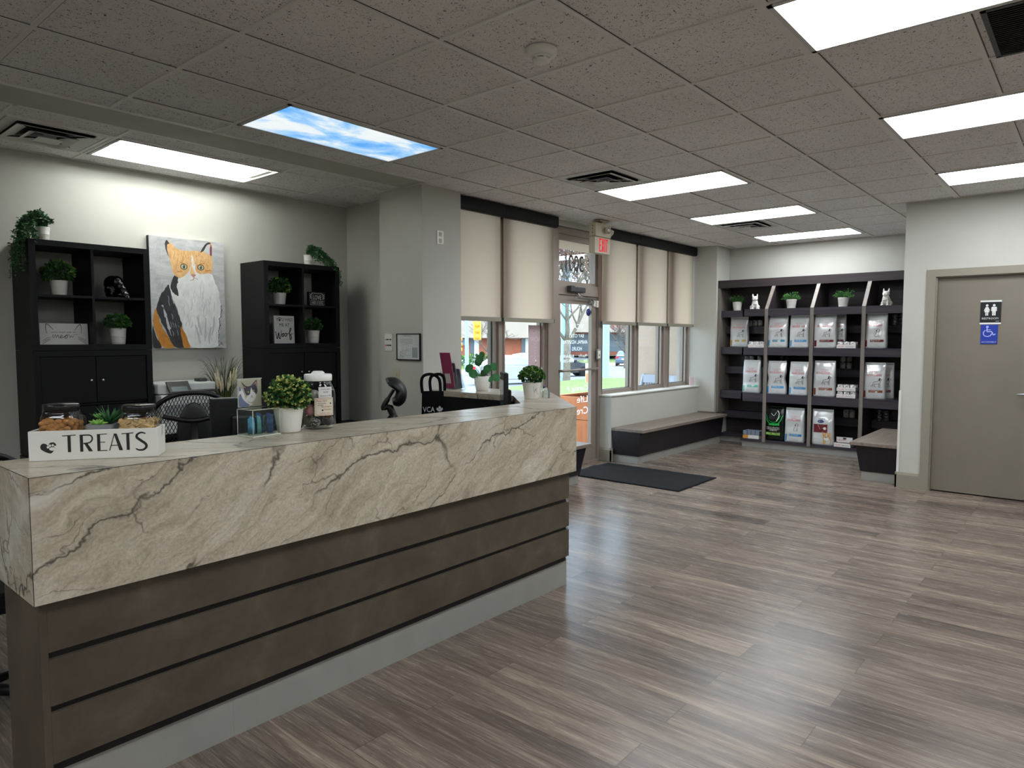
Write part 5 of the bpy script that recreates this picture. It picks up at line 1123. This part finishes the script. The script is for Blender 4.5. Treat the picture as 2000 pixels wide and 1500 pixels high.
potted('round box plant in a white pot with a silver scribble',(3.60,2.90,CZ+.0005),.050,.0635,.110,.088,.078,520,.012,seed=22,rd=True,mats=('leaf_dark','leaf_mid','leaf_bright','leaf_lime'),wts=(5,4,2,3),wd=.8,cl=5,cz=.028)
pr=[o for o in bpy.data.objects if o.name.startswith('potted_plant')][-1]
m=MB('grey_plastic'); f=fn(.0600); S=lambda p: m.stroke(p,.0022,(0,0,0),X,Z,0,fn=fn(.0605),taper=False)
S([(-.005,.088),(-.002,.062),(.004,.048),(.010,.070),(.012,.052),(.018,.075),(.022,.046),(.030,.034),(.040,.036)]); m.build('scribble',pr,None,R(-38))
t=thing('pen_stand','small clear acrylic stand with a blue topped pen beside the box plant','desk stand',(3.665,2.845,CZ+.0005),R(-40))
m=MB('acrylic'); m.rbox(-.022,.022,-.015,.015,0,.05,.003); m.build('holder',t); m=MB('steel','sticker_blue'); m.tube([(-.01,0,.006),(-.004,.0,.075)],.003,8,0); m.tube([(-.004,0,.072),(.0,0,.080),(.004,0,.082)],[.007,.009,.005],10,1); m.build('pen',t)
m=MB('grey_plastic'); m.prism([(.005,.0),(.012,.0),(.0,.055),(-.006,.055)],'x',.024,.040); m.build('card',t)
m=MB('acrylic_edge'); m.prism([(0,0),(.03,0),(.03,.003),(.006,.003),(.022,.04),(.019,.041)],'x',-.028,.028); o=m.build('card_holder',None,(3.995,3.10,CZ+.0005),R(-40)); tag(o,'empty clear card holder at the outer edge of the far counter end','card holder')

# pilea
t=thing('pilea_plant','pilea with round green leaves in a white pot by the window','potted plant',(3.905,3.640,CZ+.0005))
m=MB('white_gloss','soil'); m.lathe([(.044,0),(.048,.003),(.060,.06),(.0635,.110),(.061,.113),(.058,.108),(.056,.1),(0,.1)],(0,0,0),36,0); m.lathe([(.056,.101),(0,.102)],(0,0,0),20,1); m.build('pot',t)
r=random.Random(6); vr=V((.65,-.76,0))   # picture-right direction along the ledge
LF=[(-.030,.03,.20,.045),(.0,.0,.265,.034),(-.085,.02,.185,.052),(.075,.01,.20,.048),(.03,-.02,.15,.05),(-.05,-.04,.115,.056),(-.06,.0,.155,.03),(.09,.0,.115,.05),(.055,-.03,.10,.034),(-.012,.0,.225,.05),(.0,.04,.12,.04),(-.02,-.05,.10,.03)]
for i,(a,b,z,s) in enumerate(LF):
    m=MB('stem','leaf_pilea'); p=vr*a+V((.76,.65,0))*b; q=V((p.x,p.y,z)); base=V((p.x*.12,p.y*.12,.10)); m.tube(catmull([tuple(base),tuple(base.lerp(q,.5)+V((0,0,.03))),tuple(q)],5),.0018,6,0)
    dd=(vr*(a*8+r.uniform(-.3,.3))+V((0,0,-.7 if abs(a)>.05 else r.uniform(.1,.6)))).normalized(); m.leaf(q-dd*s*.35,dd,V((-.7,-.6,.55)),s*1.5,s*1.35,1,.10,True); m.build('leaf',t)
# brochure stand
t=thing('brochure_holder','clear tiered acrylic brochure holder on the far counter ledge beside the pillar','brochure holder',(3.88,3.925,CZ+.0005),PI/2+.15)
GLASS('acrylic_stand','eef2f4',1.2)
m=MB('acrylic_stand'); 
for k in range(3): y=-.06+.055*k; m.prism([(y,.004),(y+.003,.004),(y+.033,.12+.05*k),(y+.030,.12+.05*k)],'x',-.06,.06)
m.rbox(-.062,.062,-.075,.085,0,.004,.001)
for x in (-.062,.060): m.prism([(-.075,.004),(.085,.004),(.10,.15),(-.03,.08)],'x',x,x+.002)
m.build('stand',t)
P('bro_pink','8e3556',.5); P('bro_white','cfc6c4',.5); P('bro_grey','6f6e7c',.5); P('bro_purple','3a3346',.5); P('bro_dark','5c5560',.5)
def brochure(label,y,z0,h,mat,x0,x1,tilt=.24,extra=None):
    L=loc2((3.88,3.925,CZ),PI/2+.15,0,y,z0); o=thing('brochure',label,'brochure',L,0); o.rotation_euler=(-tilt,0,PI/2+.15)
    m=MB(mat,'bro_white','brand_red'); m.box(x0,x1,-.003,.003,0,h)
    if extra: extra(m)
    m.build('cover',o)
def pk(m): m.box(-.03,.02,-.0036,-.003,.06,.125,1); m.box(-.025,.025,.003,.0036,.04,.12,1); m.poly([(-.01,.095),(-.002,.103),(.006,.095),(-.002,.085)],(0,-.0039,0),X,Z,2)
brochure('tall pink brochure at the back of the clear brochure holder',.058,.012,.29,'bro_pink',-.055,.045,extra=pk)
brochure('dark purple brochure next to the pink one in the brochure holder',.040,.008,.25,'bro_purple',-.030,.058)
brochure('grey brochure in the middle tier of the brochure holder',.006,.006,.21,'bro_grey',-.05,.05)
brochure('dark grey leaflet in the front tier of the brochure holder',-.050,.006,.16,'bro_dark',-.045,.055)
# tote bag hanging on the end of the far counter
P('tote','0d0d0f',.9,0,.2,.25,90); P('tote_print','d5d8d8',.7)
t=thing('tote_bag','black tote bag with a white maple leaf logo','tote bag',(3.640,3.90,.72),R(-42))
m=MB('tote','tote_print'); n=12; vs=[]
for s in (-1,1):
    for j in range(n+1):
        for i in range(n+1):
            u=-1+2*i/n; v=j/n; vs.append((u*(.104-.010*v),s*(.030*(1-v*.85)*(1-u*u*.85)+.006)+.004*sin(u*5+v*4),.36*v))
N=(n+1)**2
for s in (0,1): m.add(vs[s*N:(s+1)*N],[(j*(n+1)+i,j*(n+1)+i+1,(j+1)*(n+1)+i+1,(j+1)*(n+1)+i) for j in range(n) for i in range(n)],0,True)
ed=[(j*(n+1),N+j*(n+1)) for j in range(n+1)]
for side in (0,n): m.add(vs,[(j*(n+1)+side,(j+1)*(n+1)+side,N+(j+1)*(n+1)+side,N+j*(n+1)+side) for j in range(n)],0,True)
m.add(vs,[(i,i+1,N+i+1,N+i) for i in range(n)],0)
fy=lambda p:(p[0],-(.030*(1-p[2]/.36*.85)*(1-(p[0]/.104)**2*.85)+.0085)+.004*sin(p[0]/.104*5+p[2]/.36*4),p[2])
m.text('VCA',(-.088,0,.200),X,Z,.090,.040,1,fy); m.text('CANADA',(-.086,0,.165),X,Z,.15,.022,1,fy)
LEAF=[(0,-.5),(.03,-.2),(.30,-.26),(.26,-.14),(.52,.06),(.42,.10),(.48,.30),(.30,.26),(.26,.34),(.12,.18),(.18,.50),(.08,.44),(0,.62)]
m.poly([(x,y) for x,y in LEAF]+[(-x,y) for x,y in LEAF[1:-1][::-1]],(.040,0,.217),X,Z,1,k=.052,fn=fy); m.build('bag_body',t)
for s,dx in ((-1,-.02),(1,.045)):
    y=s*.012; m=MB('tote'); pts=catmull([(-.070+dx,y,.345),(-.078+dx,y,.43),(-.060+dx,y-.01*s,.478),(0+dx,y-.015*s,.490),(.050+dx*.6,y-.01*s,.452),(.058+dx*.5,y,.345)],6)
    vs=[]
    for i,p in enumerate(pts):
        a,b=V(pts[max(0,i-1)]),V(pts[min(len(pts)-1,i+1)]); d=(b-a).normalized(); nn=d.cross(V((0,1,.25))).normalized()*.0115; vs+=[V(p)+nn,V(p)-nn]
    m.add(vs,[(2*i,2*i+1,2*i+3,2*i+2) for i in range(len(pts)-1)],0); o=m.build('strap',t); md=o.modifiers.new('s','SOLIDIFY'); md.thickness=.003

# potted grass and bulldog statuettes on top of the shelving wall
def grassy(label,loc,seed,dark=False):
    t=thing('potted_plant',label,'potted plant',loc,0,'potted grass plants on the top shelf'); m=MB('pot','soil'); pr=[(.050,0),(.052,.004)]
    for k in range(5): z=.02+.020*k; rr=.052+.016*z/.12; pr+=[(rr,z),(rr+.001,z+.009),(rr,z+.017)]
    pr+=[(.068,.122),(.064,.125),(.061,.11),(0,.11)]; m.lathe(pr,(0,0,0),32,0); m.lathe([(.06,.111),(0,.112)],(0,0,0),20,1); m.build('pot',t)
    r=random.Random(seed); m=MB('leaf_dark','leaf_mid','leaf_bright')
    for i in range(110):
        a=r.uniform(0,2*PI); e=r.uniform(.15,1.35); d=V((cos(a)*cos(e),sin(a)*cos(e),sin(e))); l=r.uniform(.06,.115)*(1 if e<.9 else 1.05); b=V((.03*cos(a),.03*sin(a),.112)); p=b+d*l
        m.tube([b,b.lerp(p,.5)+V((0,0,.008)),p],.0011,4,0,False)
        for k in range(6): q=b.lerp(p,r.uniform(.3,1)); dd=(d+V((r.gauss(0,.7),r.gauss(0,.7),r.gauss(.2,.4)))).normalized(); m.leaf(q,dd,V((r.gauss(0,1),r.gauss(0,1),1)),r.uniform(.018,.030),.007,r.choice((0,1,1,2)))
    m.build('foliage',t)
grassy('potted grass plant in the leftmost bay of the top shelf, beside the statuette',(9.64,3.985,1.886),1); grassy('potted grass plant in the second bay of the top shelf',(9.48,3.175,1.886),2); grassy('potted grass plant in the third bay of the top shelf',(9.48,2.525,1.886),3)
P('plaster','d9d8d2',.55)
def frenchie(label,loc,rz):
    t=thing('dog_statuette',label,'dog statuette',loc,rz,'white bulldog statuettes on the top shelf')
    parts=[((0,.02,.055),(.048,.058,.058)),((0,-.005,.085),(.042,.042,.048)),((0,-.012,.112),(.036,.034,.03)),((0,-.018,.150),(.040,.038,.034)),((0,-.045,.138),(.024,.018,.018)),((-.014,-.050,.134),(.014,.012,.013)),((.014,-.050,.134),(.014,.012,.013)),
     ((-.028,-.032,.045),(.014,.015,.045)),((.028,-.032,.045),(.014,.015,.045)),((-.030,-.044,.010),(.016,.022,.010)),((.030,-.044,.010),(.016,.022,.010)),((-.048,.02,.03),(.018,.036,.032)),((.048,.02,.03),(.018,.036,.032)),((-.052,-.012,.010),(.014,.026,.010)),((.052,-.012,.010),(.014,.026,.010)),
     ((-.028,-.008,.185),(.012,.007,.022)),((-.030,-.006,.203),(.008,.005,.015)),((.028,-.008,.185),(.012,.007,.022)),((.030,-.006,.203),(.008,.005,.015)),((0,-.030,.103),(.038,.022,.006)),((0,-.034,.090),(.040,.020,.006)),((0,-.036,.076),(.036,.018,.006)),((-.014,-.045,.162),(.009,.006,.006)),((.014,-.045,.162),(.009,.006,.006))]
    blob('body',parts,'plaster',t,vox=.0032)
    m=MB('dark_grey'); m.ball((0,-.062,.146),(.006,.004,.004)); m.build('nose',t)
frenchie('white french bulldog statuette in the leftmost bay of the top shelf, beside a plant',(9.42,3.645,1.886),-PI/2+.35); frenchie('white french bulldog statuette alone in the rightmost bay of the top shelf',(9.45,2.025,1.886),-PI/2-.1)

# little carton at the end of the sill
t=thing('sill_carton','small white carton with grey dots on the windowsill at the far corner','carton',(9.36,4.535,.8025),.5); m=MB('carton','ink_black','poster_back'); m.box(-.035,.035,-.03,.03,0,.125,0); m.box(-.0355,-.035,-.03,.03,0,.125,2)
for x,z in ((-.012,.08),(.010,.095),(.006,.06),(-.010,.045)): m.poly([(x+.007*cos(a*PI/4),z+.009*sin(a*PI/4)) for a in range(8)],(0,-.0306,0),X,Z,1)
m.build('box',t)
# ================================================================== OUTSIDE
def gz(y):
    P_=[(4.8,-.16),(8,-.17),(20,-.72),(30,-1.05),(38,-1.25),(48,-.6),(60,-.2),(200,0)]
    for (a,b),(c,d) in zip(P_,P_[1:]):
        if y<=c: return b+(d-b)*(y-a)/(c-a)
    return 0
P('concrete','8f8e8b',.9,0,.2,.1,2); P('asphalt','6e7177',.9,0,.2,.12,3); P('turf','66774a',.95,0,.1,.3,6); P('paver','b9a79b',.9,0,.2,.15,4)
def strip(name,y0,y1,mat,x0=-60,x1=150,n=14,dz=0,kind='structure',label=None,cat=None):
    m=MB(mat); ys=[y0+(y1-y0)*i/n for i in range(n+1)]; vs=[]
    for y in ys: vs+=[(x0,y,gz(y)+dz),(x1,y,gz(y)+dz)]
    m.add(vs,[(2*i,2*i+1,2*i+3,2*i+2) for i in range(n)]); o=m.build(name); return tag(o,label,cat,None,kind)
strip('pavement',4.80,13.5,'concrete'); strip('street',19.5,38,'asphalt'); strip('sidewalk',38,40.2,'paver'); strip('road',44,150,'asphalt',n=30)
m=MB('turf'); r=random.Random(2)
def hump(x,y): return gz(y)+.03+.22*math.exp(-(((x-27)/4.5)**2+((y-18.2)/2.2)**2))
nx,ny=60,12; vs=[(-30+90*i/nx,13.5+6*j/ny,hump(-30+90*i/nx,13.5+6*j/ny)) for j in range(ny+1) for i in range(nx+1)]
m.add(vs,[(j*(nx+1)+i,j*(nx+1)+i+1,(j+1)*(nx+1)+i+1,(j+1)*(nx+1)+i) for j in range(ny) for i in range(nx)],0,True)
o=m.build('lawn'); tag(o,'strip of green grass with a low mound under the bare tree','grass',None,'stuff')
o=strip('grass_verge',40.2,44,'turf',kind='stuff',label='narrow green grass verge along the far side of the street',cat='grass')

P('bark','6f685f',.95,0,.2,.2,8); P('bark_dark','5d5650',.95); P('buds','a8655f',.9)
def tree(name_label,loc,h,tr,seed,levels,spread=.55,buds=0,barkm='bark',first=.22,group='bare spring trees along the street'):
    t=thing('bare_tree',name_label,'tree',loc,0,group); r=random.Random(seed); m=MB(barkm); tips=[]
    def br(p,d,l,rad,lv):
        n=4; pts=[p]; q=p.copy(); dd=d.copy()
        for k in range(n):
            dd=(dd+V((r.gauss(0,.10),r.gauss(0,.10),r.gauss(.05,.06)))).normalized(); q=q+dd*l/n; pts.append(q.copy())
        m.tube(pts,[max(.012,rad*(1-.45*k/n)) for k in range(n+1)],6 if lv>levels-3 else 4,0,lv>levels-3)
        if lv<=2: tips.extend(pts[1:])
        if lv==0: return
        k=r.choice((4,5)) if lv>levels-2 else 3
        for i in range(k):
            s=V((r.gauss(0,1),r.gauss(0,1),r.gauss(0,.45))).normalized(); e=(dd*(1-spread*.5)+s*spread+V((0,0,.18))).normalized()
            st=pts[-1] if i<2 else pts[r.choice((2,3))]
            br(st,e,l*r.uniform(.62,.82),rad*.55*(1 if i<2 else .8),lv-1)
    tk=V((0,0,h*first)); m.tube([(0,0,-.3),(0,0,0),(.02,0,h*first*.5),tk],[tr*1.5,tr*1.15,tr,tr*.95],10,0); br(tk,V((.1,0,1)).normalized(),h*.22,tr*.8,levels); br(tk*.92,V((.55,-.35,.8)).normalized(),h*.24,tr*.6,levels-1); br(tk*.96,V((-.5,.45,.85)).normalized(),h*.23,tr*.55,levels-1)
    m.build('branches',t)
    if buds:
        b=MB('buds'); 
        for i in range(buds):
            p=r.choice(tips)+V((r.gauss(0,.12),r.gauss(0,.12),r.gauss(0,.12))); s=r.uniform(.04,.09); b.leaf(p,V((r.gauss(0,1),r.gauss(0,1),r.gauss(0,1))),V((r.gauss(0,1),r.gauss(0,1),1)),s,s)
        b.build('buds',t)
    return t
tree('bare budding tree standing on the grass mound seen through the glass door',(26.6,19.3,hump(26.6,19.3)),8.6,.165,5,6,.66,6000)
tree('small bare tree in front of the brick building, left windows',(44.6,40.9,gz(40.9)),6.5,.13,9,4,.75,0,'bark_dark')
tree('small bare tree in front of the red lettered shop, right of the door',(52.3,31.6,gz(31.6)),6.2,.15,12,4,.7,0,'bark_dark')

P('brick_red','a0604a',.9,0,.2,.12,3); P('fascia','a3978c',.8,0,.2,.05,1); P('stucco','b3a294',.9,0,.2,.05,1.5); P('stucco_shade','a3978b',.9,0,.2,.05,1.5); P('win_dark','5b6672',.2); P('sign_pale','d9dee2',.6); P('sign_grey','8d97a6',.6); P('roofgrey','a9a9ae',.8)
# long brick plaza seen through the left windows; faces the camera side
def plaza():
    c0=V((44.0,56.0,0)); ang=math.atan2(-10,12); zg=gz(52)-.6
    t=thing('brick_building','low brick shopping plaza with a wide beige fascia across the street, left windows','building',(c0.x,c0.y,zg),ang); L=18.5
    m=MB('brick_red'); m.box(0,L,0,8,0,3.0); m.build('wall',t)
    m=MB('fascia'); m.box(-1.5,L+2,-1.2,8,2.65,4.9); m.build('fascia',t)
    for x in (4.5,9.8,15.2): m=MB('win_dark','sign_pale'); m.box(x,x+.9,-.05,.02,.3,2.6); m.box(x+.42,x+.9,-.07,-.05,.3,2.6,1); m.build('window',t)
    m=MB('sign_pale','sign_grey'); m.box(1.3,4.0,-.12,0,1.9,2.5,0); m.build('sign_board',t)
    m=MB('sign_grey','white'); m.box(6.0,9.4,-.12,0,1.9,2.55,0); m.text('fitness',(6.8,-.13,2.05),X,Z,1.6,.35,1); m.build('sign_board',t)
    m=MB('win_dark'); m.box(-3.2,-.6,-.3,.4,.0,3.6); m.build('glass_entry',t)
    m=MB('roofgrey'); m.box(1,3,3,5,4.9,5.5); m.box(8,9.5,3,5,4.9,5.4); m.build('roof_unit',t)
plaza()
t=thing('strip_mall','pale strip mall with a red lettered fascia across the street, right of the door','building',(60.5,53.5,gz(48)+.1),math.atan2(-8.5,7.5))
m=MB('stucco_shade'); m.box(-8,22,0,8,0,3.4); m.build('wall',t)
m=MB('fascia','brand_red'); m.box(-9,23,-1.6,8,2.75,5.4); m.text('OF THE LAKES',(12.7,-1.62,3.15),X,Z,2.5,.42,1); m.build('fascia',t)
for x in (-6,-2.5,1.0,4.4,8.2,12.6,16.4): m=MB('win_dark','ac_rust'); m.box(x-.15,x+2.55,-.08,.02,.1,2.7,1); m.box(x,x+2.4,-.12,.02,.5,2.5); m.build('window',t)
for x in (-4,.2,3.8,7.4,11.6,15.6): m=MB('stucco'); m.box(x-.25,x+.25,-1.5,-1.0,0,3.0); m.build('column',t)

P('pole_blue','6f97bd',.5); P('signal_yellow','e0aa2c',.5); P('orange_wood','cf8257',.7,0,.3,.12,5)
def pole(label,loc,h,r0,r1=None,extra=None):
    t=thing('street_pole',label,'street pole',loc,0,'pale blue street poles'); m=MB('pole_blue'); m.lathe([(r0*1.8,-.3),(r0*1.8,.05),(r0,.08),(r1 or r0*.8,h),(0,h)],(0,0,0),16); m.build('pole',t); return t
pole('thick pale blue pole seen at the left edge of the door glass',(29.6,21.55,gz(21.5)),11,.26); pole('pale blue pole in the left edge of the window right of the door',(35.6,22.95,gz(22.95)),9,.27)
pole('slim pale blue pole carrying traffic lights in the leftmost window',(39.5,38.5,gz(38.5)),6.5,.17)
def signal(label,loc,rz,s=1.0):
    t=thing('traffic_light',label,'traffic light',loc,rz,'yellow traffic lights'); m=MB('signal_yellow'); m.rbox(-.30*s,.30*s,-.18,.18,-.75*s,.75*s,.05); m.build('housing',t)
    for z in (-.48,0,.48): m=MB('dark_grey','signal_yellow'); m.lathe([(.0,-.20),(.16*s,-.20),(.18*s,-.16)],(0,0,z*s),16,0,ax='y'); m.lathe([(.17*s,-.42),(.19*s,-.18),(.20*s,-.18)],(0,0,z*s),16,1,ax='y'); m.build('lens',t)
signal('larger yellow traffic light on the slim pole in the leftmost window',(40.2,38.0,2.15),R(-44),1.0); signal('smaller yellow traffic light turned sideways at the left edge of the leftmost window',(38.9,39.0,1.05),R(40),.85)

def car(label,loc,rz,paint,kind=0,group='cars on the street'):
    # +x forward
    t=thing('car',label,'car',loc,rz,group); L,Wd=4.5,1.78
    body=[(-2.22,.35),(-2.25,.62),(-2.18,.92),(-1.75,1.0),(-1.0,1.0),(.95,.98),(1.75,.86),(2.18,.70),(2.24,.42),(2.15,.28),(1.75,.26),(-1.85,.26)]
    cab=[(-1.75,.98),(-1.15,1.38),(-.6,1.47),(.25,1.44),(.62,1.30),(1.12,.98)] if kind==0 else [(-2.12,.98),(-1.75,1.40),(-1.0,1.52),(.05,1.50),(.5,1.36),(1.15,.98)]
    def loft(m,prof,hw,hw2,mi,zt):
        n=len(prof); vs=[]
        zs=[p[1] for p in prof]; a,b=min(zs),max(zs)
        for s,wf in ((-1,1),(1,1)):
            for x,z in prof: f=(z-a)/(b-a); vs.append((x,s*(hw+(hw2-hw)*f),z))
        m.add(vs,[list(range(n))[::-1],list(range(n,2*n))]+[(i,(i+1)%n,n+(i+1)%n,n+i) for i in range(n)],mi)
    m=MB(paint); loft(m,body,Wd/2,Wd/2-.04,0,1); loft(m,cab,Wd/2-.05,Wd/2-.26,0,1); o=m.build('body',t); md=o.modifiers.new('b','BEVEL'); md.width=.05; md.segments=2; md.limit_method='ANGLE'
    gl=P('car_glass','8fa9bd',.12,0,.6)
    k=[(x*.90 -.02,z) for x,z in cab]; 
    m=MB('car_glass'); 
    side=[(cab[0][0]+.35,1.0),(cab[1][0]+.2,cab[1][1]-.07),(cab[2][0],cab[2][1]-.09),(cab[3][0]-.02,cab[3][1]-.09),(cab[4][0]-.06,cab[4][1]-.06),(cab[5][0]-.12,1.0)]
    for s in (-1,1): m.add([(x,s*((Wd/2-.05)+(-.21)*(z-.98)/.5+.012),z) for x,z in side],[list(range(6))])
    m.build('side_window',t)
    def wnd(a,b):
        m=MB('car_glass'); (x0,z0),(x1,z1)=a,b; dx=.02 if x0>0 else -.02; hw=lambda z:(Wd/2-.05)-.21*(z-.98)/.5-.10
        m.add([(x0+dx,-hw(z0),z0+.02),(x0+dx,hw(z0),z0+.02),(x1+dx,hw(z1),z1+.02),(x1+dx,-hw(z1),z1+.02)],[(0,1,2,3)]); return m
    wnd(cab[5],cab[3]).build('windshield',t); wnd(cab[0],(cab[1][0]+.15,cab[1][1])).build('rear_window',t)
    for sx in (-1.38,1.38):
        for s in (-1,1):
            m=MB('rubber','steel'); m.lathe([(.20,-.11),(.33,-.11),(.33,.11),(.20,.11)],(sx,s*(Wd/2-.09),.33),24,0,ax='y'); m.lathe([(.0,-.10),(.20,-.10),(.20,.10),(.0,.10)],(sx,s*(Wd/2-.09),.33),16,1,ax='y'); m.build('wheel',t)
    for s in (-1,1):
        m=MB('brand_red'); m.rbox(-2.24,-2.12,s*.72-.16,s*.72+.16,.78,.94,.02); m.build('tail_light',t)
        m=MB('white_gloss'); m.rbox(2.02,2.16,s*.66-.18,s*.66+.18,.62,.76,.02); m.build('headlight',t)
        m=MB(paint); m.rbox(.72,.90,s*(Wd/2+.06)-.10,s*(Wd/2+.06)+.10,.98,1.12,.03); m.build('side_mirror',t)
    m=MB('white'); m.box(-2.27,-2.245,-.26,.26,.64,.78); m.build('license_plate',t)
    return t
P('car_silver','a4abb1',.25,.2,.6); P('car_blue','4d6076',.3,.2,.6); P('car_pink','d3c6c6',.3,.1,.6); P('car_black','2a2c30',.25,.1,.6)
car('silver white car passing close behind the far counter plants',(26.9,22.8,gz(22.8)),R(-40),'car_silver')
car('dark blue hatchback seen from behind in the window right of the door',(60.6,36.6,gz(36.6)),R(28),'car_blue',1)
car('pale pinkish car parked beyond the silver white car',(44.6,35.6,gz(35.6)),R(-30),'car_pink',1); car('black car half hidden behind the door frame mullions',(35.6,26.4,gz(26.4)),R(-40),'car_black',1)

# real estate sign, planters, bench and bin near the storefront
t=thing('yard_sign','beige and orange notice board on a post on the grass outside the door','sign board',(15.05,10.15,gz(10.2)),R(-35)); P('sign_beige','c9bfae',.7)
m=MB('paver'); m.box(-.05,.05,-.05,.05,0,1.0); m.box(.02,.22,.0,.04,-.0,.6); m.build('post',t); m=MB('sign_beige','ac_rust','orange_wood'); m.box(-.16,.16,-.08,-.05,.62,1.12,0); m.box(-.16,.16,-.082,-.08,.62,.86,2); m.text('LEASE',(-.12,-.084,.95),X,Z,.24,.06,1); m.build('board',t)
def planter(label,x0,x1,y0,y1,z1):
    t=thing('planter_box',label,'planter',(x0,y0,-.16),0,'orange wooden planter boxes outside'); w,d,h=x1-x0,y1-y0,z1+.16
    m=MB('orange_wood'); 
    for k in range(3): m.rbox(0,w,0,.03,h*k/3+.003,h*(k+1)/3-.003,.004); m.rbox(0,w,d-.03,d,h*k/3+.003,h*(k+1)/3-.003,.004); m.rbox(0,.03,.03,d-.03,h*k/3+.003,h*(k+1)/3-.003,.004); m.rbox(w-.03,w,.03,d-.03,h*k/3+.003,h*(k+1)/3-.003,.004)
    m.rbox(-.02,w+.02,-.02,.05,h-.03,h,.004); m.rbox(-.02,w+.02,d-.05,d+.02,h-.03,h,.004); m.build('boards',t); m=MB('soil'); m.box(.03,w-.03,.03,d-.03,0,h-.10); m.build('soil',t)
planter('orange wooden planter box outside, to the right of the glass door',7.30,8.75,4.95,5.5,.735); planter('orange wooden planter box outside under the window with the bench',8.85,9.38,4.95,5.38,.735)
def tub(label,loc,r0):
    t=thing('round_planter',label,'planter',loc,0,'dark round tubs in the planter boxes'); m=MB('dark_grey','soil'); m.lathe([(r0*.8,0),(r0*.97,.11),(r0,.115),(r0*.98,.125),(r0*.9,.12),(r0*.86,.08),(0,.08)],(0,0,0),32,0); m.build('tub',t)
tub('dark round tub set in the orange planter nearest the door',(8.33,5.21,.636),.20); tub('dark round tub set in the farther orange planter',(9.115,5.165,.636),.16)
P('bench_grey','8b93a0',.5,.2)
t=thing('park_bench','grey slatted metal bench outside against the beige wall','outdoor bench',(9.86,5.44,-.16),-PI/2)
for s in (-1,1): m=MB('bench_grey'); m.tube(catmull([(s*.36,.05,0),(s*.36,.0,.42),(s*.36,.18,.60),(s*.36,.30,1.0),(s*.36,.36,1.03)],5),.03,8); m.tube([(s*.36,-.45,0),(s*.36,-.45,.42),(s*.36,.05,.42)],.025,8); m.build('leg',t)
m=MB('bench_grey'); m.prism([(.26,.92),(.29,.92),(.34,1.05),(.29,1.05)],'x',-.38,.38); m.prism([(.18,.55),(.21,.55),(.23,.62),(.19,.62)],'x',-.36,.36)
for k in range(16): x=-.33+.044*k; m.prism([(.19,.58),(.205,.58),(.30,.95),(.285,.95)],'x',x-.012,x+.012)
m.build('backrest',t); m=MB('bench_grey')
for k in range(6): m.rbox(-.36,.36,-.44+.08*k,-.38+.08*k,.42,.44,.004)
m.build('seat',t)
P('bollard','7a8fb0',.5)
t=thing('litter_bin','grey blue bin on the far sidewalk in front of the brick building','litter bin',(48.2,42.6,gz(42.6))); m=MB('bollard'); m.lathe([(.30,0),(.34,.9)],(0,0,0),16); m.build('body',t); m=MB('bollard'); m.lathe([(.38,.9),(.36,1.05),(.2,1.2),(0,1.22)],(0,0,0),16); m.build('lid',t)
for i,(x,y,s) in enumerate(((44.0,42.0,1.3),(47.2,40.9,1.1),(42.6,43.2,1.2))):
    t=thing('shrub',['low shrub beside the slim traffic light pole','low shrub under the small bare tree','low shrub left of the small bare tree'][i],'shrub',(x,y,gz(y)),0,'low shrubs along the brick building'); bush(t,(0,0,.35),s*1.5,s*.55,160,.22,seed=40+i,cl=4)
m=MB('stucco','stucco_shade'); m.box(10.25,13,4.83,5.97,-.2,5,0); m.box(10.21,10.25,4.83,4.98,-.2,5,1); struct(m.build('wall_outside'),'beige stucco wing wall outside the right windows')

# ================================================================== LIGHT, WORLD, CAMERA
w=bpy.data.worlds.new('sky'); SC.world=w; w.use_nodes=True; nt=w.node_tree; nt.nodes.clear()
o=nt.nodes.new('ShaderNodeOutputWorld'); b=nt.nodes.new('ShaderNodeBackground'); tc=nt.nodes.new('ShaderNodeTexCoord'); nz=nt.nodes.new('ShaderNodeTexNoise'); rp_=nt.nodes.new('ShaderNodeValToRGB')
nz.inputs['Scale'].default_value=2.2; nz.inputs['Detail'].default_value=4
rp_.color_ramp.elements[0].position=.35; rp_.color_ramp.elements[0].color=lin('b9d2f2'); rp_.color_ramp.elements[1].position=.65; rp_.color_ramp.elements[1].color=lin('eef2fa')
nt.links.new(tc.outputs['Generated'],nz.inputs['Vector']); nt.links.new(nz.outputs['Fac'],rp_.inputs[0]); nt.links.new(rp_.outputs[0],b.inputs[0])
sx=nt.nodes.new('ShaderNodeSeparateXYZ'); nt.links.new(tc.outputs['Generated'],sx.inputs[0]); mr=nt.nodes.new('ShaderNodeMapRange'); nt.links.new(sx.outputs[2],mr.inputs['Value']); mr.inputs['To Min'].default_value=1.6; mr.inputs['To Max'].default_value=5.4; nt.links.new(mr.outputs[0],b.inputs[1]); nt.links.new(b.outputs[0],o.inputs[0])
cam=bpy.data.cameras.new('camera'); co=bpy.data.objects.new('camera',cam); COL.objects.link(co); SC.camera=co
co.location=(0,0,1.482); co.rotation_euler=(PI/2-.0654,0,.7070-PI/2); cam.sensor_width=36; cam.lens=1343.42/2000*36; cam.clip_start=.05; cam.clip_end=500
vs_=SC.view_settings; SC.display_settings.display_device='sRGB'; vs_.view_transform='Standard'; vs_.look='None'; vs_.gamma=1; vs_.use_curve_mapping=False; vs_.exposure=1.27
cy=SC.cycles
cy.use_denoising=True
try: cy.denoiser='OPENIMAGEDENOISE'
except Exception: pass
cy.max_bounces=8; cy.diffuse_bounces=4; cy.glossy_bounces=4; cy.transmission_bounces=6; cy.transparent_max_bounces=16; cy.sample_clamp_indirect=6; cy.caustics_reflective=False; cy.caustics_refractive=False
